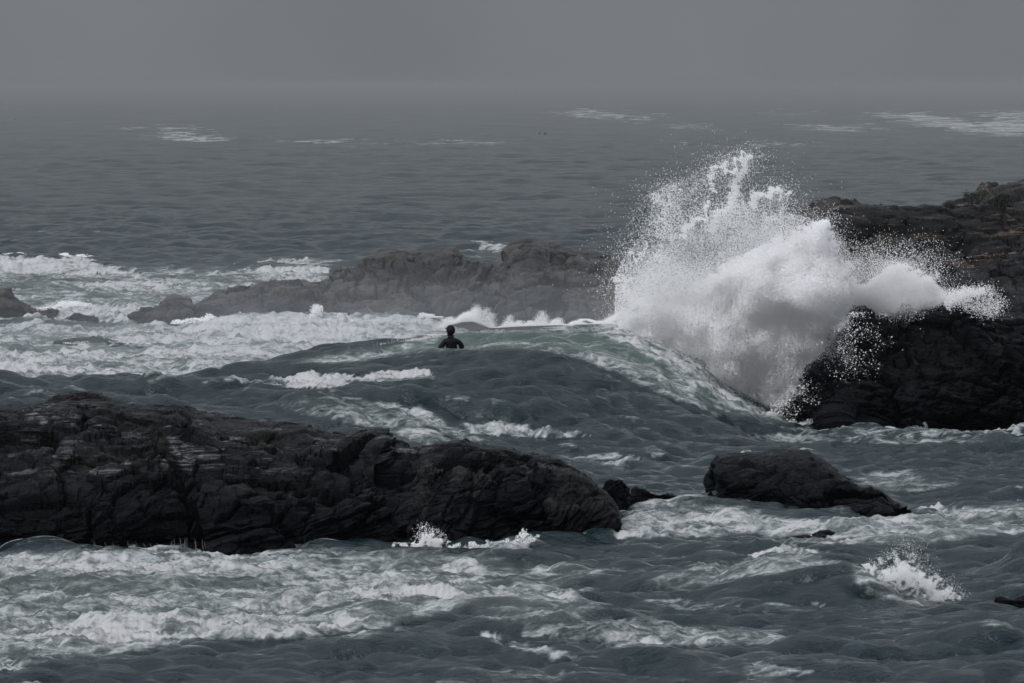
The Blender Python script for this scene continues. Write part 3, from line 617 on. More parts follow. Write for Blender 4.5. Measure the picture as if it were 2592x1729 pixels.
def drops(name, C, rad, label, cat='spray'):
    r = np.random.default_rng(len(C)); bigm = rad > .017
    vs, fs, off = [], [], 0
    for sel, V, Fc in ((bigm, OCT_V, OCT_F), (~bigm, TET_V, TET_F)):
        c = C[sel]; n = len(c)
        if n == 0: continue
        Rm = rand_rot(n, r); st = np.ones((n, 1, 3)); st[:, 0, 0] = r.uniform(.8, 1.7, n)
        v = np.einsum('nij,nkj->nki', Rm, V[None] * st) * rad[sel][:, None, None] + c[:, None, :]
        f = Fc[None] + (np.arange(n) * len(V))[:, None, None] + off
        vs.append(v.reshape(-1, 3)); fs.append(f.reshape(-1, 3)); off += n * len(V)
    o = mesh_obj(name, np.concatenate(vs), np.concatenate(fs), M_DROP, False)
    tag(o, label, cat, None, 'stuff'); return o
def sample_poly(poly, n, r):
    p = np.asarray(poly, float); lo, hi = p.min(0), p.max(0); xs = []
    tot = 0
    while tot < n:
        q = r.uniform(lo, hi, (n, 2)); m = poly_sd(q[:, 0], q[:, 1], p) > 0; xs.append(q[m]); tot += m.sum()
    return np.concatenate(xs)[:n]

BURST_D = 133.6
CORE = [(1470, 880), (1520, 830), (1575, 800), (1590, 750), (1640, 735), (1690, 720), (1740, 715), (1800, 690), (1850, 655), (1890, 640), (1920, 625), (1960, 600), (2000, 578), (2050, 562), (2098, 553), (2105, 580), (2122, 605), (2124, 640), (2158, 668),
        (2184, 696), (2205, 712), (2235, 680), (2275, 664), (2330, 684), (2368, 712), (2400, 750), (2430, 765), (2440, 790), (2390, 775), (2330, 790), (2289, 800), (2256, 806), (2200, 792), (2184, 790), (2178, 825), (2146, 850), (2134, 900), (2112, 938), (2080, 975),
        (2035, 1005), (1980, 1035), (1930, 1056), (1860, 1052), (1780, 1020), (1691, 975), (1620, 925), (1540, 895)]
LACE = [(1556, 800), (1556, 700), (1584, 640), (1620, 600), (1640, 545), (1668, 480), (1700, 462), (1735, 480), (1770, 455), (1800, 425), (1826, 402), (1850, 410), (1875, 398), (1899, 386), (1904, 410), (1880, 450), (1876, 490), (1888, 510), (1905, 528),
        (1935, 500), (1950, 478), (1970, 468), (1996, 496), (1990, 535), (2022, 545), (2064, 558), (2098, 553), (2120, 620), (2000, 700), (1850, 800), (1680, 860), (1580, 850)]
r = np.random.default_rng(77)
def radial(p, c=(1850, 1000)):
    a = np.arctan2(p[:, 0] - c[0], c[1] - p[:, 1]); l = np.hypot(p[:, 0] - c[0], p[:, 1] - c[1]); return a, l
pts, rad = [], []
# dense heart of the burst
n = 380000
p = sample_poly(CORE, n, r); e = poly_sd(p[:, 0], p[:, 1], CORE)
P3 = np.stack([p[:, 0] / 108, p[:, 0] * 0, p[:, 1] / 108], -1)
nz = s3(V_FBM, P3, 9.0); nf = s3(V_RND, P3, 2.2)
low = sstep(900, 1040, p[:, 1]); right = sstep(2060, 2180, p[:, 0]) * sstep(850, 700, p[:, 1])
prob = sstep(0, 1, (e + 14 * nz + 12 * nf) / 46) * (1 - .62 * low * sstep(-.4, .8, nz + .4)) * (1 - .25 * right)
hole = np.exp(-(((p[:, 0] - 1770) / 60) ** 2 + ((p[:, 1] - 650) / 40) ** 2)); prob *= 1 - .9 * hole
m = r.random(n) < prob; p, e, nz = p[m], e[m], nz[m]
th = .25 + 1.15 * np.sqrt(np.clip(e, 0, 200) / 120)
dep = BURST_D + np.where(p[:, 0] > 2150, 1.4, 0) + th * (r.random(len(p)) * 2 - 1) - .5 * nz * th
pts.append(at(p[:, 0], p[:, 1], dep)); rad.append(r.uniform(.006, .012, len(p)) + .006 * r.random(len(p)) ** 6)
# the side jet running over the rock
LOBE = [(2150, 720), (2190, 705), (2235, 678), (2275, 662), (2330, 680), (2368, 708), (2400, 745), (2440, 762), (2470, 758), (2440, 778), (2390, 776), (2340, 784), (2312, 790), (2290, 770), (2270, 800), (2230, 808), (2190, 800), (2150, 790)]
p = sample_poly(LOBE, 150000, r); e = poly_sd(p[:, 0], p[:, 1], LOBE)
nz = s3(V_FBM, np.stack([p[:, 0] / 108, 0 * e, p[:, 1] / 108], -1), 5.0)
m = r.random(len(p)) < sstep(0, 1, (e + 7 * nz) / 24) * (1 - .6 * sstep(2330, 2460, p[:, 0])); p, e = p[m], e[m]
pts.append(at(p[:, 0], p[:, 1], BURST_D + 1.0 + .5 * (r.random(len(p)) * 2 - 1))); rad.append(r.uniform(.005, .010, len(p)))
# fine dust of water hanging round the whole burst
n = 700000
D0 = [(1440, 880), (1490, 790), (1560, 730), (1570, 660), (1640, 600), (1700, 560), (1780, 560), (1860, 540), (1960, 540), (2110, 530), (2150, 640), (2230, 640), (2340, 660), (2420, 740), (2420, 800), (2250, 830), (2190, 850), (2150, 950), (2060, 1060), (1900, 1075), (1760, 1040), (1600, 945), (1500, 890)]
p = sample_poly(D0, n, r); e = poly_sd(p[:, 0], p[:, 1], D0); ec = poly_sd(p[:, 0], p[:, 1], CORE)
nz = s3(V_SM, np.stack([p[:, 0] / 108, 0 * e, p[:, 1] / 108], -1), 8.0)
m = r.random(n) < np.clip(sstep(0, 70, e + 14 * nz), 0, 1) * np.clip(.35 + .65 * sstep(-90, 20, ec) + .25 * nz, .05, 1); p = p[m]
pts.append(at(p[:, 0], p[:, 1], BURST_D - .3 + r.normal(0, .75, len(p)))); rad.append(r.uniform(.0028, .0055, len(p)))
# torn lace of water above and to the left
n = 1500000
p = sample_poly(LACE, n, r); e = poly_sd(p[:, 0], p[:, 1], LACE); a, l = radial(p)
dz = r.normal(0, .55, n)
Q = np.stack([p[:, 0] / 108 + .15 * dz, dz, p[:, 1] / 108], -1)
wv = np.stack([s3(V_SM, Q, 5.0), s3(V_SM, Q + 9, 5.0), s3(V_SM, Q + 19, 5.0)], -1) * .20
Qw = Q + wv
A = np.stack([a * 7.0 + 1.3 * wv[:, 0], dz * .7, l / 108 * .34 + wv[:, 2]], -1)      # streaks thrown outwards
r1 = np.abs(s3(V_FBM, A, 6.0)); r2 = np.abs(s3(V_RND, Qw, 5.2)); den = s3(V_SM, Q * [1, .3, 1], 7.0)
heart = sstep(0, 260, poly_sd(p[:, 0], p[:, 1], CORE) + 200)
fil = sstep(.13, .01, r1) * .9 + sstep(.10, .0, r2) * .95
up = sstep(820, 420, p[:, 1])
prob = fil * np.clip(.50 + .45 * den - .15 * up, .05, 1) * sstep(-6, 16, e + 8 * den) + .02 + .10 * heart * (1 - up)
hole = np.exp(-(((p[:, 0] - 1762) / 75) ** 2 + ((p[:, 1] - 645) / 48) ** 2)); prob *= 1 - .72 * hole
m = r.random(n) < prob * .62
p, dz, den = p[m], dz[m], den[m]
pts.append(at(p[:, 0], p[:, 1], BURST_D + .2 + dz * .9)); rad.append(.004 + .0085 * r.random(len(p)) ** 3)
# thrown tongues along strands
def strand(a, b, n, w, jit=10, lo=.004, hi=.017, d=BURST_D, arc=0.0):
    w = w * 1.2; n = int(n * .9)
    t = r.random(n) ** .9; a = np.array(a, float); b = np.array(b, float)
    nrm = np.array([-(b - a)[1], (b - a)[0]]) / np.hypot(*(b - a))
    q = a + (b - a) * t[:, None] + nrm * (arc * np.sin(np.pi * t) + r.normal(0, w, n) * (1.1 - .6 * t) + jit * s3(V_FBM, np.stack([t * 3, 0 * t + a[0], 0 * t], -1), 6.0))[:, None]
    pts.append(at(q[:, 0], q[:, 1], d + r.normal(0, .25, n))); rad.append(r.uniform(lo, hi, n) * (1 - .35 * t))
for st in (((1800, 590), (1902, 392), 2600, 7), ((1835, 440), (1898, 396), 900, 3), ((1790, 475), (1842, 408), 600, 4), ((1905, 530), (1966, 472), 1700, 6), ((1960, 475), (1996, 500), 500, 5),
           ((1720, 590), (1806, 520), 1400, 5), ((1690, 610), (1668, 485), 1300, 12), ((1640, 640), (1588, 640), 300, 5), ((1600, 760), (1564, 695), 700, 8), ((1830, 560), (1870, 470), 1100, 12), ((1930, 560), (1990, 540), 600, 8)):
    strand(*st)
# loose drops outside the outline
def flung(poly, n, s, lo=.003, hi=.011, d=BURST_D, sd=.8, mask=None):
    pl = resample(list(poly) + [poly[0]], n); q = pl + np.abs(r.normal(0, s, (n, 1))) * np.array([[1, 0]]) * r.choice([-1, 1], (n, 1)) + r.normal(0, s * .7, (n, 2))
    if mask is not None: q = q[mask(q)]
    k = len(q); pts.append(at(q[:, 0], q[:, 1], d + r.normal(0, sd, k))); rad.append(lo + (hi - lo) * r.random(k) ** 2.5)
flung(LACE, 16000, 20, mask=lambda q: q[:, 1] < 800)
flung(LACE, 4200, 50, mask=lambda q: q[:, 1] < 740)
flung([(2205, 712), (2235, 680), (2275, 664), (2330, 684), (2368, 712), (2400, 750), (2430, 765)], 5200, 16, d=BURST_D + 1.2, mask=lambda q: q[:, 1] < 800)
flung([(2150, 650), (2240, 640), (2340, 640), (2380, 690)], 3800, 34, .005, .012, BURST_D + 1.2)
flung([(2400, 750), (2440, 745), (2490, 733), (2524, 775), (2500, 790)], 4200, 15, .006, .014, 133.0)
strand((2390, 765), (2492, 735), 1500, 7, 5, .007, .016, 133.0)
strand((2330, 740), (2378, 690), 500, 9, 6, .006, .013, BURST_D + 1)
# drops falling in front of the black rock, right foot of the burst
q = np.stack([r.uniform(1950, 2340, 160000), r.uniform(790, 1084, 160000)], -1)
q = q[q[:, 1] < 1086 - .06 * (q[:, 0] - 1950)]
Q = np.stack([q[:, 0] / 108, 0 * q[:, 0], q[:, 1] / 108], -1); dc = 30 - poly_sd(q[:, 0], q[:, 1], CORE); dc = np.where(dc < 0, -1.6 * dc, dc)
g = s3(V_SM, Q, 6.0) * .7 + s3(V_FBM, Q, 3.0) * .7
m = r.random(len(q)) < np.clip(.17 * np.exp(-dc / 26) * np.clip(.7 + .6 * g, 0, 2) + .13 * np.exp(-dc / 62) * np.clip(.1 + g, 0, 2.2), 0, 1)
q = q[m]; pts.append(at(q[:, 0], q[:, 1], 131.2 + r.normal(0, .35, len(q)))); rad.append(.0035 + .013 * r.random(len(q)) ** 4)
drops('burst_spray', np.concatenate(pts), np.concatenate(rad), 'huge white explosion of spray where the wave hits the black rock')

# crest spray along the breaking lip of the big wave, and along the surf edge
pts, rad = [], []
def lip(line, n, d, hgt, lo=.002, hi=.0062, power=2.0):
    q = resample(line, n); Q = np.stack([q[:, 0] / 40, 0 * q[:, 0], 0 * q[:, 0] + d], -1)
    g = np.clip(s3(V_RND, Q, 12.0) * .55 + .45, 0.03, 1.9)
    up = r.random(n) ** power * hgt * g
    q2 = q + np.stack([r.normal(0, 5, n) + .3 * up, -up + 5], -1)
    pts.append(at(q2[:, 0], q2[:, 1], d + r.normal(0, .3, n))); rad.append(r.uniform(lo, hi, n))
lip(S((1010, 748), (1050, 735), (1090, 733), (1130, 748), (1200, 744), (1300, 741), (1400, 738), (1480, 738)), 60000, 134.2, 30)
lip(S((1040, 738), (1065, 722), (1095, 735)), 9000, 134.2, 22)
lip(S((1300, 745), (1345, 728), (1380, 740)), 6000, 134.2, 26)
lip(S((1390, 735), (1440, 722), (1480, 738)), 9000, 134.6, 16)
lip(S((400, 739), (480, 736), (560, 729), (640, 733), (720, 728), (800, 738), (880, 741), (935, 726), (1010, 724)), 26000, 180.5, 14, .009, .020)
lip(S((555, 733), (566, 727), (575, 733)), 2600, 180.5, 24, .009, .02); lip(S((700, 732), (718, 724), (728, 732)), 2600, 180.5, 18, .009, .02)
lip(S((925, 735), (932, 724), (945, 732)), 2600, 180.5, 20, .009, .02)
lip(S((40, 730), (110, 712), (170, 700), (220, 712), (280, 700), (330, 712), (400, 726)), 26000, 197.5, 20, .009, .022)
lip(S((160, 705), (172, 696), (184, 705)), 4000, 197.5, 26, .009, .02)
lip(S((-60, 597), (40, 592), (100, 597), (170, 594), (225, 604)), 22000, 262, 12, .012, .028)
lip(S((90, 796), (250, 792), (370, 798)), 8000, 172.5, 10, .009, .018)
lip(S((800, 800), (880, 785), (960, 775), (1010, 768)), 9000, 133.0, 9)
lip(S((1250, 803), (1340, 812), (1440, 850), (1540, 892), (1620, 925), (1720, 962)), 9000, 131.8, 7)
lip(S((1640, 915), (1720, 955), (1800, 970), (1930, 990)), 14000, 131.0, 14)
lip(S((1480, 872), (1560, 905), (1640, 935), (1740, 965), (1840, 980)), 30000, 131.2, 34, .002, .0045)
drops('crest_spray', np.concatenate(pts), np.concatenate(rad), 'thin white spray torn from the crests of waves and surf')

# splash at the foot of the outcrop
pts, rad = [], []
SPL = [(975, 1384), (1000, 1372), (1040, 1376), (1062, 1362), (1068, 1332), (1078, 1338), (1084, 1348), (1096, 1340), (1108, 1356), (1125, 1370), (1180, 1372), (1240, 1366), (1300, 1362), (1325, 1336), (1340, 1342), (1358, 1350), (1368, 1356), (1352, 1372), (1310, 1388), (1180, 1396), (1060, 1396)]
q = sample_poly(SPL, 36000, r); e = poly_sd(q[:, 0], q[:, 1], SPL); g = s3(V_RND, np.stack([q[:, 0] / 148, 0 * e, q[:, 1] / 148], -1), 1.6)
m = r.random(len(q)) < sstep(0, 30, e + 16 * g) * .8 * (1 - .5 * ((q[:, 0] > 1150) & (q[:, 0] < 1310))); q = q[m]
pts.append(at(q[:, 0], q[:, 1], 97.6 + r.normal(0, .2, len(q)))); rad.append(r.uniform(.003, .007, len(q)))
flung([(1060, 1362), (1068, 1326), (1084, 1344), (1100, 1340), (1125, 1370)], 500, 7, .004, .009, 97.6, .2)
drops('rock_splash', np.concatenate(pts), np.concatenate(rad), 'small white splash against the foot of the long black outcrop', 'splash')
# splash on the small front breaker
pts, rad = [], []
FS = [(2180, 1428), (2210, 1424), (2228, 1408), (2250, 1412), (2262, 1390), (2276, 1402), (2292, 1384), (2306, 1396), (2322, 1404), (2338, 1436), (2370, 1452), (2400, 1478), (2425, 1500), (2440, 1518), (2400, 1524), (2330, 1520), (2270, 1500), (2220, 1466), (2195, 1445)]
q = sample_poly(FS, 150000, r); e = poly_sd(q[:, 0], q[:, 1], FS); g = s3(V_RND, np.stack([q[:, 0] / 160, 0 * e, q[:, 1] / 160], -1), 1.8)
dn = sstep(1390, 1460, q[:, 1] - .15 * (q[:, 0] - 2290))
m = r.random(len(q)) < sstep(-6, 62, e + 14 * g) * (.22 + .62 * dn); q = q[m]
pts.append(at(q[:, 0], q[:, 1], 88.2 + r.normal(0, .22, len(q)))); rad.append(.0016 + .004 * r.random(len(q)) ** 3)
flung([(2215, 1425), (2250, 1400), (2290, 1378), (2330, 1400), (2345, 1440), (2400, 1470), (2440, 1510)], 1600, 10, .002, .006, 88.2, .3)
flung([(2250, 1400), (2300, 1350), (2345, 1400)], 300, 20, .002, .005, 88.2, .3)
drops('breaker_splash', np.concatenate(pts), np.concatenate(rad), 'white puff of spray on the small breaker at lower right', 'splash')

# water running off the ledge at the outcrop's foot
bm_v, bm_f = [], []
def rill(x, y0, y1, w, d=96.85, lean=0.0):
    n = 16; o = len(bm_v)
    for i in range(n + 1):
        t = i / n; c = at(x + lean * t * (y1 - y0) + .5 * math.sin(5 * t + x), y0 + (y1 - y0) * t, d - .10 * t ** .5)
        ww = w * (.5 + .6 * t) / 148 * (.7 + .5 * random.random())
        bm_v.extend([(c[0] - ww, c[1], c[2]), (c[0] - .5 * ww, c[1] - .03, c[2]), (c[0] + .5 * ww, c[1] - .03, c[2]), (c[0] + ww, c[1], c[2])])
        if i: bm_f.extend([(o + 4 * i + k - 4, o + 4 * i + k - 3, o + 4 * i + k + 1, o + 4 * i + k) for k in range(3)])
for k in range(15): rill(random.choice([440, 455, 470, 482, 495, 515, 525]) + random.uniform(-6, 6), 1366 + random.uniform(-5, 4), 1400, random.uniform(.35, .9), lean=random.uniform(.0, .2))
for k in range(10): rill(236 + k * 21 + random.uniform(-8, 8), 1374 + random.uniform(-5, 5), 1402, random.uniform(.35, .8), lean=random.uniform(.1, .8))
M_RILL = plain('white_runoff', (.11, .12, .13), .35, .5, .5, 12.0)
tag(mesh_obj('runoff', np.array(bm_v), np.array(bm_f), M_RILL), 'white rivulets of water running off a ledge at the foot of the outcrop', 'runoff', None, 'stuff')

# ------------------------------------------------------------------ surfer
M_SUIT = plain('black_neoprene', (.0035, .004, .006), .6, .15, .2, 60.0)
M_SKIN = plain('skin', (.32, .19, .13), .55, .4, .12, 60.0)
def skin_body(name, V, E, Rr, mat, parent=None, root=0, lev=2):
    me = bpy.data.meshes.new(name); me.from_pydata(V, E, []); o = bpy.data.objects.new(name, me); COL.objects.link(o)
    sk = o.modifiers.new('skin', 'SKIN'); sk.use_smooth_shade = True; sk.branch_smoothing = .6
    sub = o.modifiers.new('smooth', 'SUBSURF'); sub.levels = lev; sub.render_levels = lev
    for i, rr in enumerate(Rr):
        s = me.skin_vertices[0].data[i]; s.radius = rr if isinstance(rr, tuple) else (rr, rr); s.use_root = (i == root)
    me.materials.append(mat)
    if parent: o.parent = parent
    return o
SD = 131.0
sp_ = at(1144, 889, SD)
surfer = bpy.data.objects.new('person', None); COL.objects.link(surfer)
tag(surfer, 'surfer in a black hooded wetsuit sitting waist deep at the wave crest, facing left', 'person')
surfer.location = (sp_[0], sp_[1], sp_[2]); surfer.rotation_euler = (0, 0, R(8)); surfer.scale = (.93, .93, .93)
# local axes: +x right in the picture, +y away from the camera; he faces away and turns his head left
Vb = [(.0, .02, -.42), (.0, .03, -.22), (.0, .03, .02), (-.005, .02, .16), (-.012, .02, .27), (-.02, .0, .345), (-.022, -.005, .40),
      (-.16, .02, .255), (-.235, .02, .15), (-.315, .05, .035), (-.39, .13, -.06), (-.45, .20, -.085),
      (.155, .02, .255), (.235, .01, .16), (.262, .05, .0), (.22, .18, -.07), (.15, .27, -.09),
      (-.16, .15, -.48), (-.24, .45, -.46), (-.24, .48, -.85), (.16, .15, -.48), (.24, .45, -.46), (.24, .48, -.85), (-.24, .40, -.95), (.24, .40, -.95)]
Eb = [(0, 1), (1, 2), (2, 3), (3, 4), (4, 5), (5, 6), (4, 7), (7, 8), (8, 9), (9, 10), (10, 11), (4, 12), (12, 13), (13, 14), (14, 15), (15, 16),
      (0, 17), (17, 18), (18, 19), (0, 20), (20, 21), (21, 22), (19, 23), (22, 24)]
Rb = [(.17, .13), (.155, .11), (.175, .115), (.195, .12), (.15, .10), (.068, .072), (.062, .066),
      (.092, .09), (.078, .076), (.062, .06), (.046, .046), (.03, .03), (.092, .09), (.076, .076), (.062, .06), (.042, .042), (.03, .03),
      .10, .085, .055, .10, .085, .055, .045, .045]
skin_body('body', Vb, Eb, Rb, M_SUIT, surfer)
# hands: palm and five fingers each, resting on the water
for s, base, out in ((-1, Vector((-.47, .23, -.09)), Vector((-.7, .7, -.05))), (1, Vector((.13, .30, -.095)), Vector((-.5, .85, -.05)))):
    out.normalize(); sd = out.cross(Vector((0, 0, 1))).normalized()
    Vh = [base - out * .03, base + out * .045]; Eh = [(0, 1)]; Rh = [.028, .034]
    for k, ln in enumerate((.062, .074, .068, .052)):
        b0 = base + out * .075 + sd * (.033 - .022 * k); i = len(Vh)
        Vh += [b0, b0 + out * ln * .55 + Vector((0, 0, -.004)), b0 + out * ln + Vector((0, 0, -.02))]; Eh += [(1, i), (i, i + 1), (i + 1, i + 2)]; Rh += [.010, .009, .007]
    i = len(Vh); tb = base + out * .02 + sd * .035 * (1 if s > 0 else 1)
    Vh += [tb, tb + (out * .5 + sd * .8) * .045, tb + (out * .9 + sd * .6) * .075]; Eh += [(0, i), (i, i + 1), (i + 1, i + 2)]; Rh += [.013, .011, .008]
    skin_body('hand', [tuple(v) for v in Vh], Eh, Rh, M_SUIT, surfer, 0, 1)
# head: lofted profile, turned left and a little away from the camera
def head_mesh(grow, cut=None):
    bm = bmesh.new(); bmesh.ops.create_uvsphere(bm, u_segments=40, v_segments=28, radius=1.0)
    for v in bm.verts:
        x, y, z = v.co                       # -x is the face
        X = .100 * x; Yh = .078 * y; Zh = .122 * z
        if x < 0 and z < -.1: X *= 1.0 + .05 * (z < -.5)
        if z < 0: Yh *= 1 - .28 * min(1, -z * 1.1); X = X * (1 - .10 * -z) - .014 * -z
        if x > 0 and z < -.3: X -= .05 * (-z - .3) * x
        if x < -.2:
            X -= .020 * math.exp(-((z + .12) / .16) ** 2 - (y / .16) ** 2)       # nose
            X += .010 * math.exp(-((z - .08) / .10) ** 2 - ((abs(y) - .32) / .18) ** 2)   # eye sockets
            X -= .006 * math.exp(-((z - .24) / .10) ** 2)                         # brow
            X -= .006 * math.exp(-((z + .46) / .07) ** 2 - (y / .3) ** 2)         # lips
            X -= .010 * math.exp(-((z + .80) / .14) ** 2 - (y / .35) ** 2)        # chin
        L = 1 + grow / .1; v.co = (X * L, Yh * L, Zh * L)
    return bm
def link_bm(name, bm, mat, parent):
    me = bpy.data.meshes.new(name); bm.to_mesh(me); bm.free(); me.materials.append(mat)
    for p_ in me.polygons: p_.use_smooth = True
    o = bpy.data.objects.new(name, me); COL.objects.link(o); o.parent = parent; return o
HZ = .505
face = link_bm('face', head_mesh(0.0), M_SKIN, surfer); face.location = (-.035, -.005, HZ); face.rotation_euler = (0, R(-2), R(-28))
bmh = head_mesh(.009)
dele = [v for v in bmh.verts if v.co.x < -.062 and -.085 < v.co.z < .062 and abs(v.co.y) < .060]
bmesh.ops.delete(bmh, geom=dele, context='VERTS')
# short peak over the brow
for a in range(12):
    pass
hood = link_bm('hood', bmh, M_SUIT, surfer); hood.scale = face.scale = (1.1, 1.1, 1.1); hood.location = face.location; hood.rotation_euler = face.rotation_euler
pk = []
for i in range(15):
    t = -1 + 2 * i / 14; y = .068 * t; xr = -.098 + .040 * t * t
    for (ex, ez) in ((.012, .004), (-.030 * (1 - t * t) ** .5 - .004, -.010 + .004), (-.030 * (1 - t * t) ** .5 - .004, -.014), (.012, -.006)):
        pk.append((xr + ex, y, .066 + ez - .012 * t * t))
pf = [(4 * i + k, 4 * i + (k + 1) % 4, 4 * i + 4 + (k + 1) % 4, 4 * i + 4 + k) for i in range(14) for k in range(4)]
peak = mesh_obj('peak', np.array(pk), np.array(pf), M_SUIT, True, hood)
eye_m = plain('dark_eye', (.02, .018, .016), .2, .5, .1)
for s in (-1, 1):
    b = bmesh.new(); bmesh.ops.create_uvsphere(b, u_segments=10, v_segments=8, radius=.011); e_ = link_bm('eye', b, eye_m, face); e_.location = (-.088, s * .027, .010)

# ------------------------------------------------------------------ plants on the headland
M_GRASS = plain('dry_green_grass', (.050, .050, .030), .8, .2, .45, 6.0)
M_LEAF = plain('dark_leaf', (.018, .021, .012), .7, .3, .4, 20.0)
def blades(name, centres, n, hgt, spread, mat, label, cat, kind=None, w=.012):
    vs, fs = [], []
    for _ in range(n):
        c = random.choice(centres); b = Vector(c) + Vector((random.gauss(0, spread), random.gauss(0, spread * 1.4), -.03))
        h_ = hgt * random.uniform(.5, 1.15); le = Vector((random.gauss(0, .35), random.gauss(0, .35), 1)).normalized(); sd_ = Vector((random.uniform(-1, 1), random.uniform(-1, 1), 0)).normalized() * w
        o = len(vs); m_ = b + le * h_ * .6; t_ = b + le * h_ + Vector((random.gauss(0, .1), random.gauss(0, .1), -.12)) * h_
        vs += [b - sd_, b + sd_, m_ + sd_ * .7, m_ - sd_ * .7, t_ + sd_ * .15, t_ - sd_ * .15]; fs += [(o, o + 1, o + 2, o + 3), (o + 3, o + 2, o + 4, o + 5)]
    ob = mesh_obj(name, np.array([tuple(v) for v in vs]), np.array(fs), mat, False); tag(ob, label, cat, None, kind); return ob
def skyz(px, py, d): return tuple(at(px, py, d))
blades('grass', [skyz(x, y, d) for x, y, d in ((2535, 494, 156.8), (2548, 488, 157), (2560, 483, 157), (2575, 478, 157.3), (2590, 476, 157.4), (2610, 470, 157.5), (2640, 466, 157.6), (2575, 488, 155.5), (2588, 486, 155.6))], 1600, .20, .13, M_GRASS,
       'dry green grass along the highest crest of the headland at right edge', 'grass', 'stuff')
blades('grass_tuft', [skyz(2404, 525, 154.7)], 260, .16, .055, M_LEAF, 'low green tuft in the notch of the headland crest', 'grass tuft')
blades('grass_tuft', [skyz(2538, 522, 150.6)], 420, .30, .085, M_LEAF, 'dark green tuft on the slope below the highest grass', 'grass tuft')
def sprig(px, py, d, hgt, lean, label):
    root = bpy.data.objects.new('seaside_plant', None); COL.objects.link(root); root.location = at(px, py, d) - np.array([0, 0, .05]); tag(root, label, 'plant', 'two thin plants on the headland skyline')
    V_, E_, R_, tips = [], [], [], []
    for k in range(4):
        b = Vector((random.gauss(0, .03), random.gauss(0, .03), 0)); i = len(V_); t_ = b + Vector((lean * .6 + random.gauss(0, .10), random.gauss(0, .08), hgt * random.uniform(.7, 1)))
        V_ += [b, (b + t_) / 2 + Vector((0, 0, .04)), t_]; E_ += [(i, i + 1), (i + 1, i + 2)]; R_ += [.012, .009, .006]; tips += [t_, (b + 3 * t_) / 4]
    vs, fs = [], []
    for j, t_ in enumerate(V_):
        if j % 3 == 0: continue
    for i in range(0, len(V_), 3):
        for a in (0, 1):
            p0, p1 = V_[i + a], V_[i + a + 1]
            for q_ in range(6):
                ang = q_ * math.pi / 3; u_ = Vector((math.cos(ang), math.sin(ang), 0)) * .010; u2 = Vector((math.cos(ang + math.pi / 3), math.sin(ang + math.pi / 3), 0)) * .010
                o = len(vs); vs += [p0 + u_, p0 + u2, p1 + u2 * .6, p1 + u_ * .6]; fs.append((o, o + 1, o + 2, o + 3))
    mesh_obj('stem', np.array([tuple(v) for v in vs]), np.array(fs), M_LEAF, True, root)
    vs, fs = [], []
    for t_ in tips:
        for _ in range(16):
            c = t_ + Vector((random.gauss(0, .05), random.gauss(0, .05), random.gauss(0, .04))); a_ = Vector((random.gauss(0, 1), random.gauss(0, 1), random.gauss(0, .7))).normalized() * .035; b_ = a_.orthogonal().normalized() * .014
            o = len(vs); vs += [c - a_, c + b_, c + a_, c - b_]; fs.append((o, o + 1, o + 2, o + 3))
    mesh_obj('foliage', np.array([tuple(v) for v in vs]), np.array(fs), M_LEAF, False, root)
sprig(2459, 514, 155.2, .34, -.14, 'thin seaside plant leaning left on the headland skyline')
sprig(2474, 514, 155.2, .36, .18, 'thin seaside plant leaning right on the headland skyline')

# seabirds far out on the water
M_BIRD = plain('dark_plumage', (.02, .02, .022), .7, .3)
def bird(px, py, label, face_=1):
    d = float(sea_d(py)); root = bpy.data.objects.new('seabird', None); COL.objects.link(root); z = sea_z((px - 1296) * d / F, d) if d < 900 else 0.0
    root.location = ((px - 1296) * d / F, d, z + .02); root.rotation_euler = (0, 0, 0 if face_ > 0 else math.pi); root.scale = (.72, .72, .72); tag(root, label, 'bird', 'dark seabirds floating far out')
    o = skin_body('body', [(-.32, 0, .10), (-.16, 0, .06), (.04, 0, .06), (.17, 0, .10), (.22, 0, .22), (.24, 0, .33), (.30, 0, .34), (.39, 0, .325)], [(i, i + 1) for i in range(7)], [.02, .09, .115, .08, .05, .052, .04, .012], M_BIRD, root, 2, 1)
bird(38, 303, 'dark seabird alone on the water near the left edge', 1)
bird(1018, 365, 'dark seabird on the long foam streak, left of the pair')
bird(1244, 346, 'dark seabird upright on the far water above the island', -1)
bird(1366, 341, 'left one of a close pair of seabirds far out')
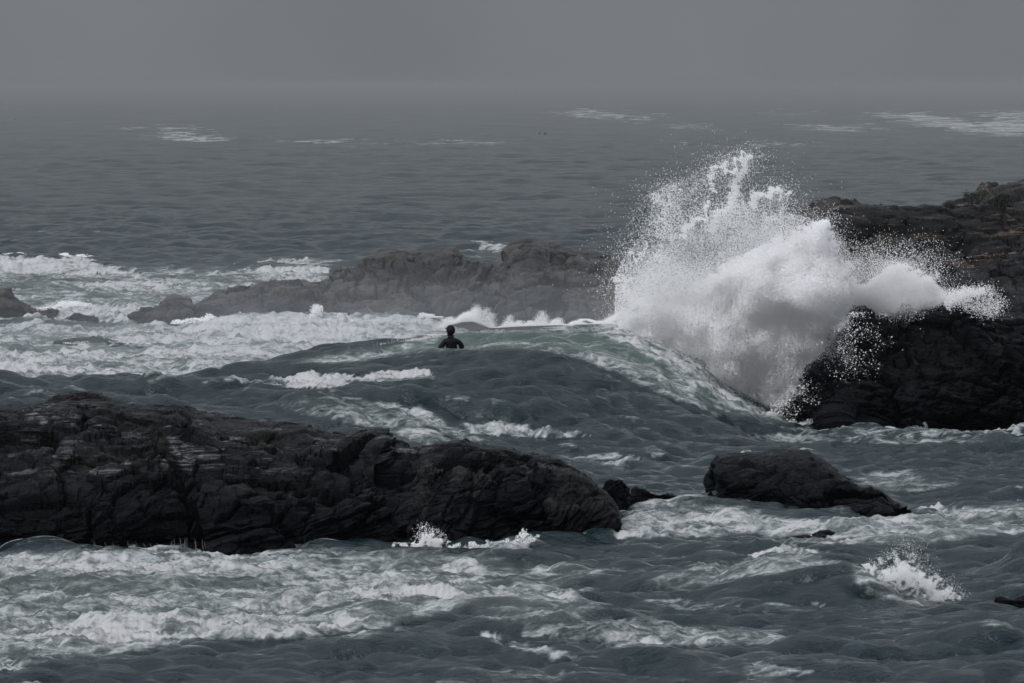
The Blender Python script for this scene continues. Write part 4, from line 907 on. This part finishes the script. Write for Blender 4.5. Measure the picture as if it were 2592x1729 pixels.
bird(1380, 342, 'right one of a close pair of seabirds far out', -1)

build_sea()

# ------------------------------------------------------------------ air: haze everywhere, thicker sea mist around the island
def box(name, lo, hi, mat):
    v = np.array([(x, y, z) for x in (lo[0], hi[0]) for y in (lo[1], hi[1]) for z in (lo[2], hi[2])], float)
    f = np.array([(0, 1, 3, 2), (4, 6, 7, 5), (0, 4, 5, 1), (2, 3, 7, 6), (0, 2, 6, 4), (1, 5, 7, 3)])
    return mesh_obj(name, v, f, mat, False)
def vol_mat(name, dens, col=(.86, .90, .94), aniso=0.0):
    m = new_mat(name); t = NT(m); v = t.node('ShaderNodeVolumePrincipled', {'Color': (*col, 1), 'Density': dens, 'Anisotropy': aniso})
    o = t.node('ShaderNodeOutputMaterial'); t.l.new(v.outputs[0], o.inputs['Volume']); return m, t, v
hm, _, _ = vol_mat('haze_air', .00007, (.42, .435, .45))
tag(box('haze', (-26000, -40, -3.5), (26000, 29000, 9.2), hm), 'thin grey sea haze over the whole scene', 'haze', None, 'stuff')
fm, _, _ = vol_mat('fog_air', .0003, (.42, .432, .446))
tag(box('fog_bank', (-25000, 215, -3.2), (25000, 28500, 9.1), fm), 'grey fog bank lying on the far sea and hiding the horizon', 'fog', None, 'stuff')
mm, t, v = vol_mat('mist_air', .012)
co = t.node('ShaderNodeTexCoord').outputs['Object']; spn = t.node('ShaderNodeSeparateXYZ'); t.l.new(co, spn.inputs[0])
fz = t.ramp(spn.outputs['Z'], 3.6, .2); fx = t.ramp(spn.outputs['X'], -24, 1.5, .22, 1.0); fx2 = t.ramp(spn.outputs['X'], 9.5, 5.0, .0, 1.0)
nz = t.ramp(t.noise(co, .35, 3), .3, .7, .55, 1.3)
dn = t.math('MULTIPLY', t.math('MULTIPLY', t.math('MULTIPLY', fz, fx), fx2), nz); t.l.new(t.math('MULTIPLY', dn, .015), v.inputs['Density'])
tag(box('mist', (-26, 150, -2), (10, 178, 4.6), mm), 'drifting spray mist in front of the grey rock island', 'mist', None, 'stuff')
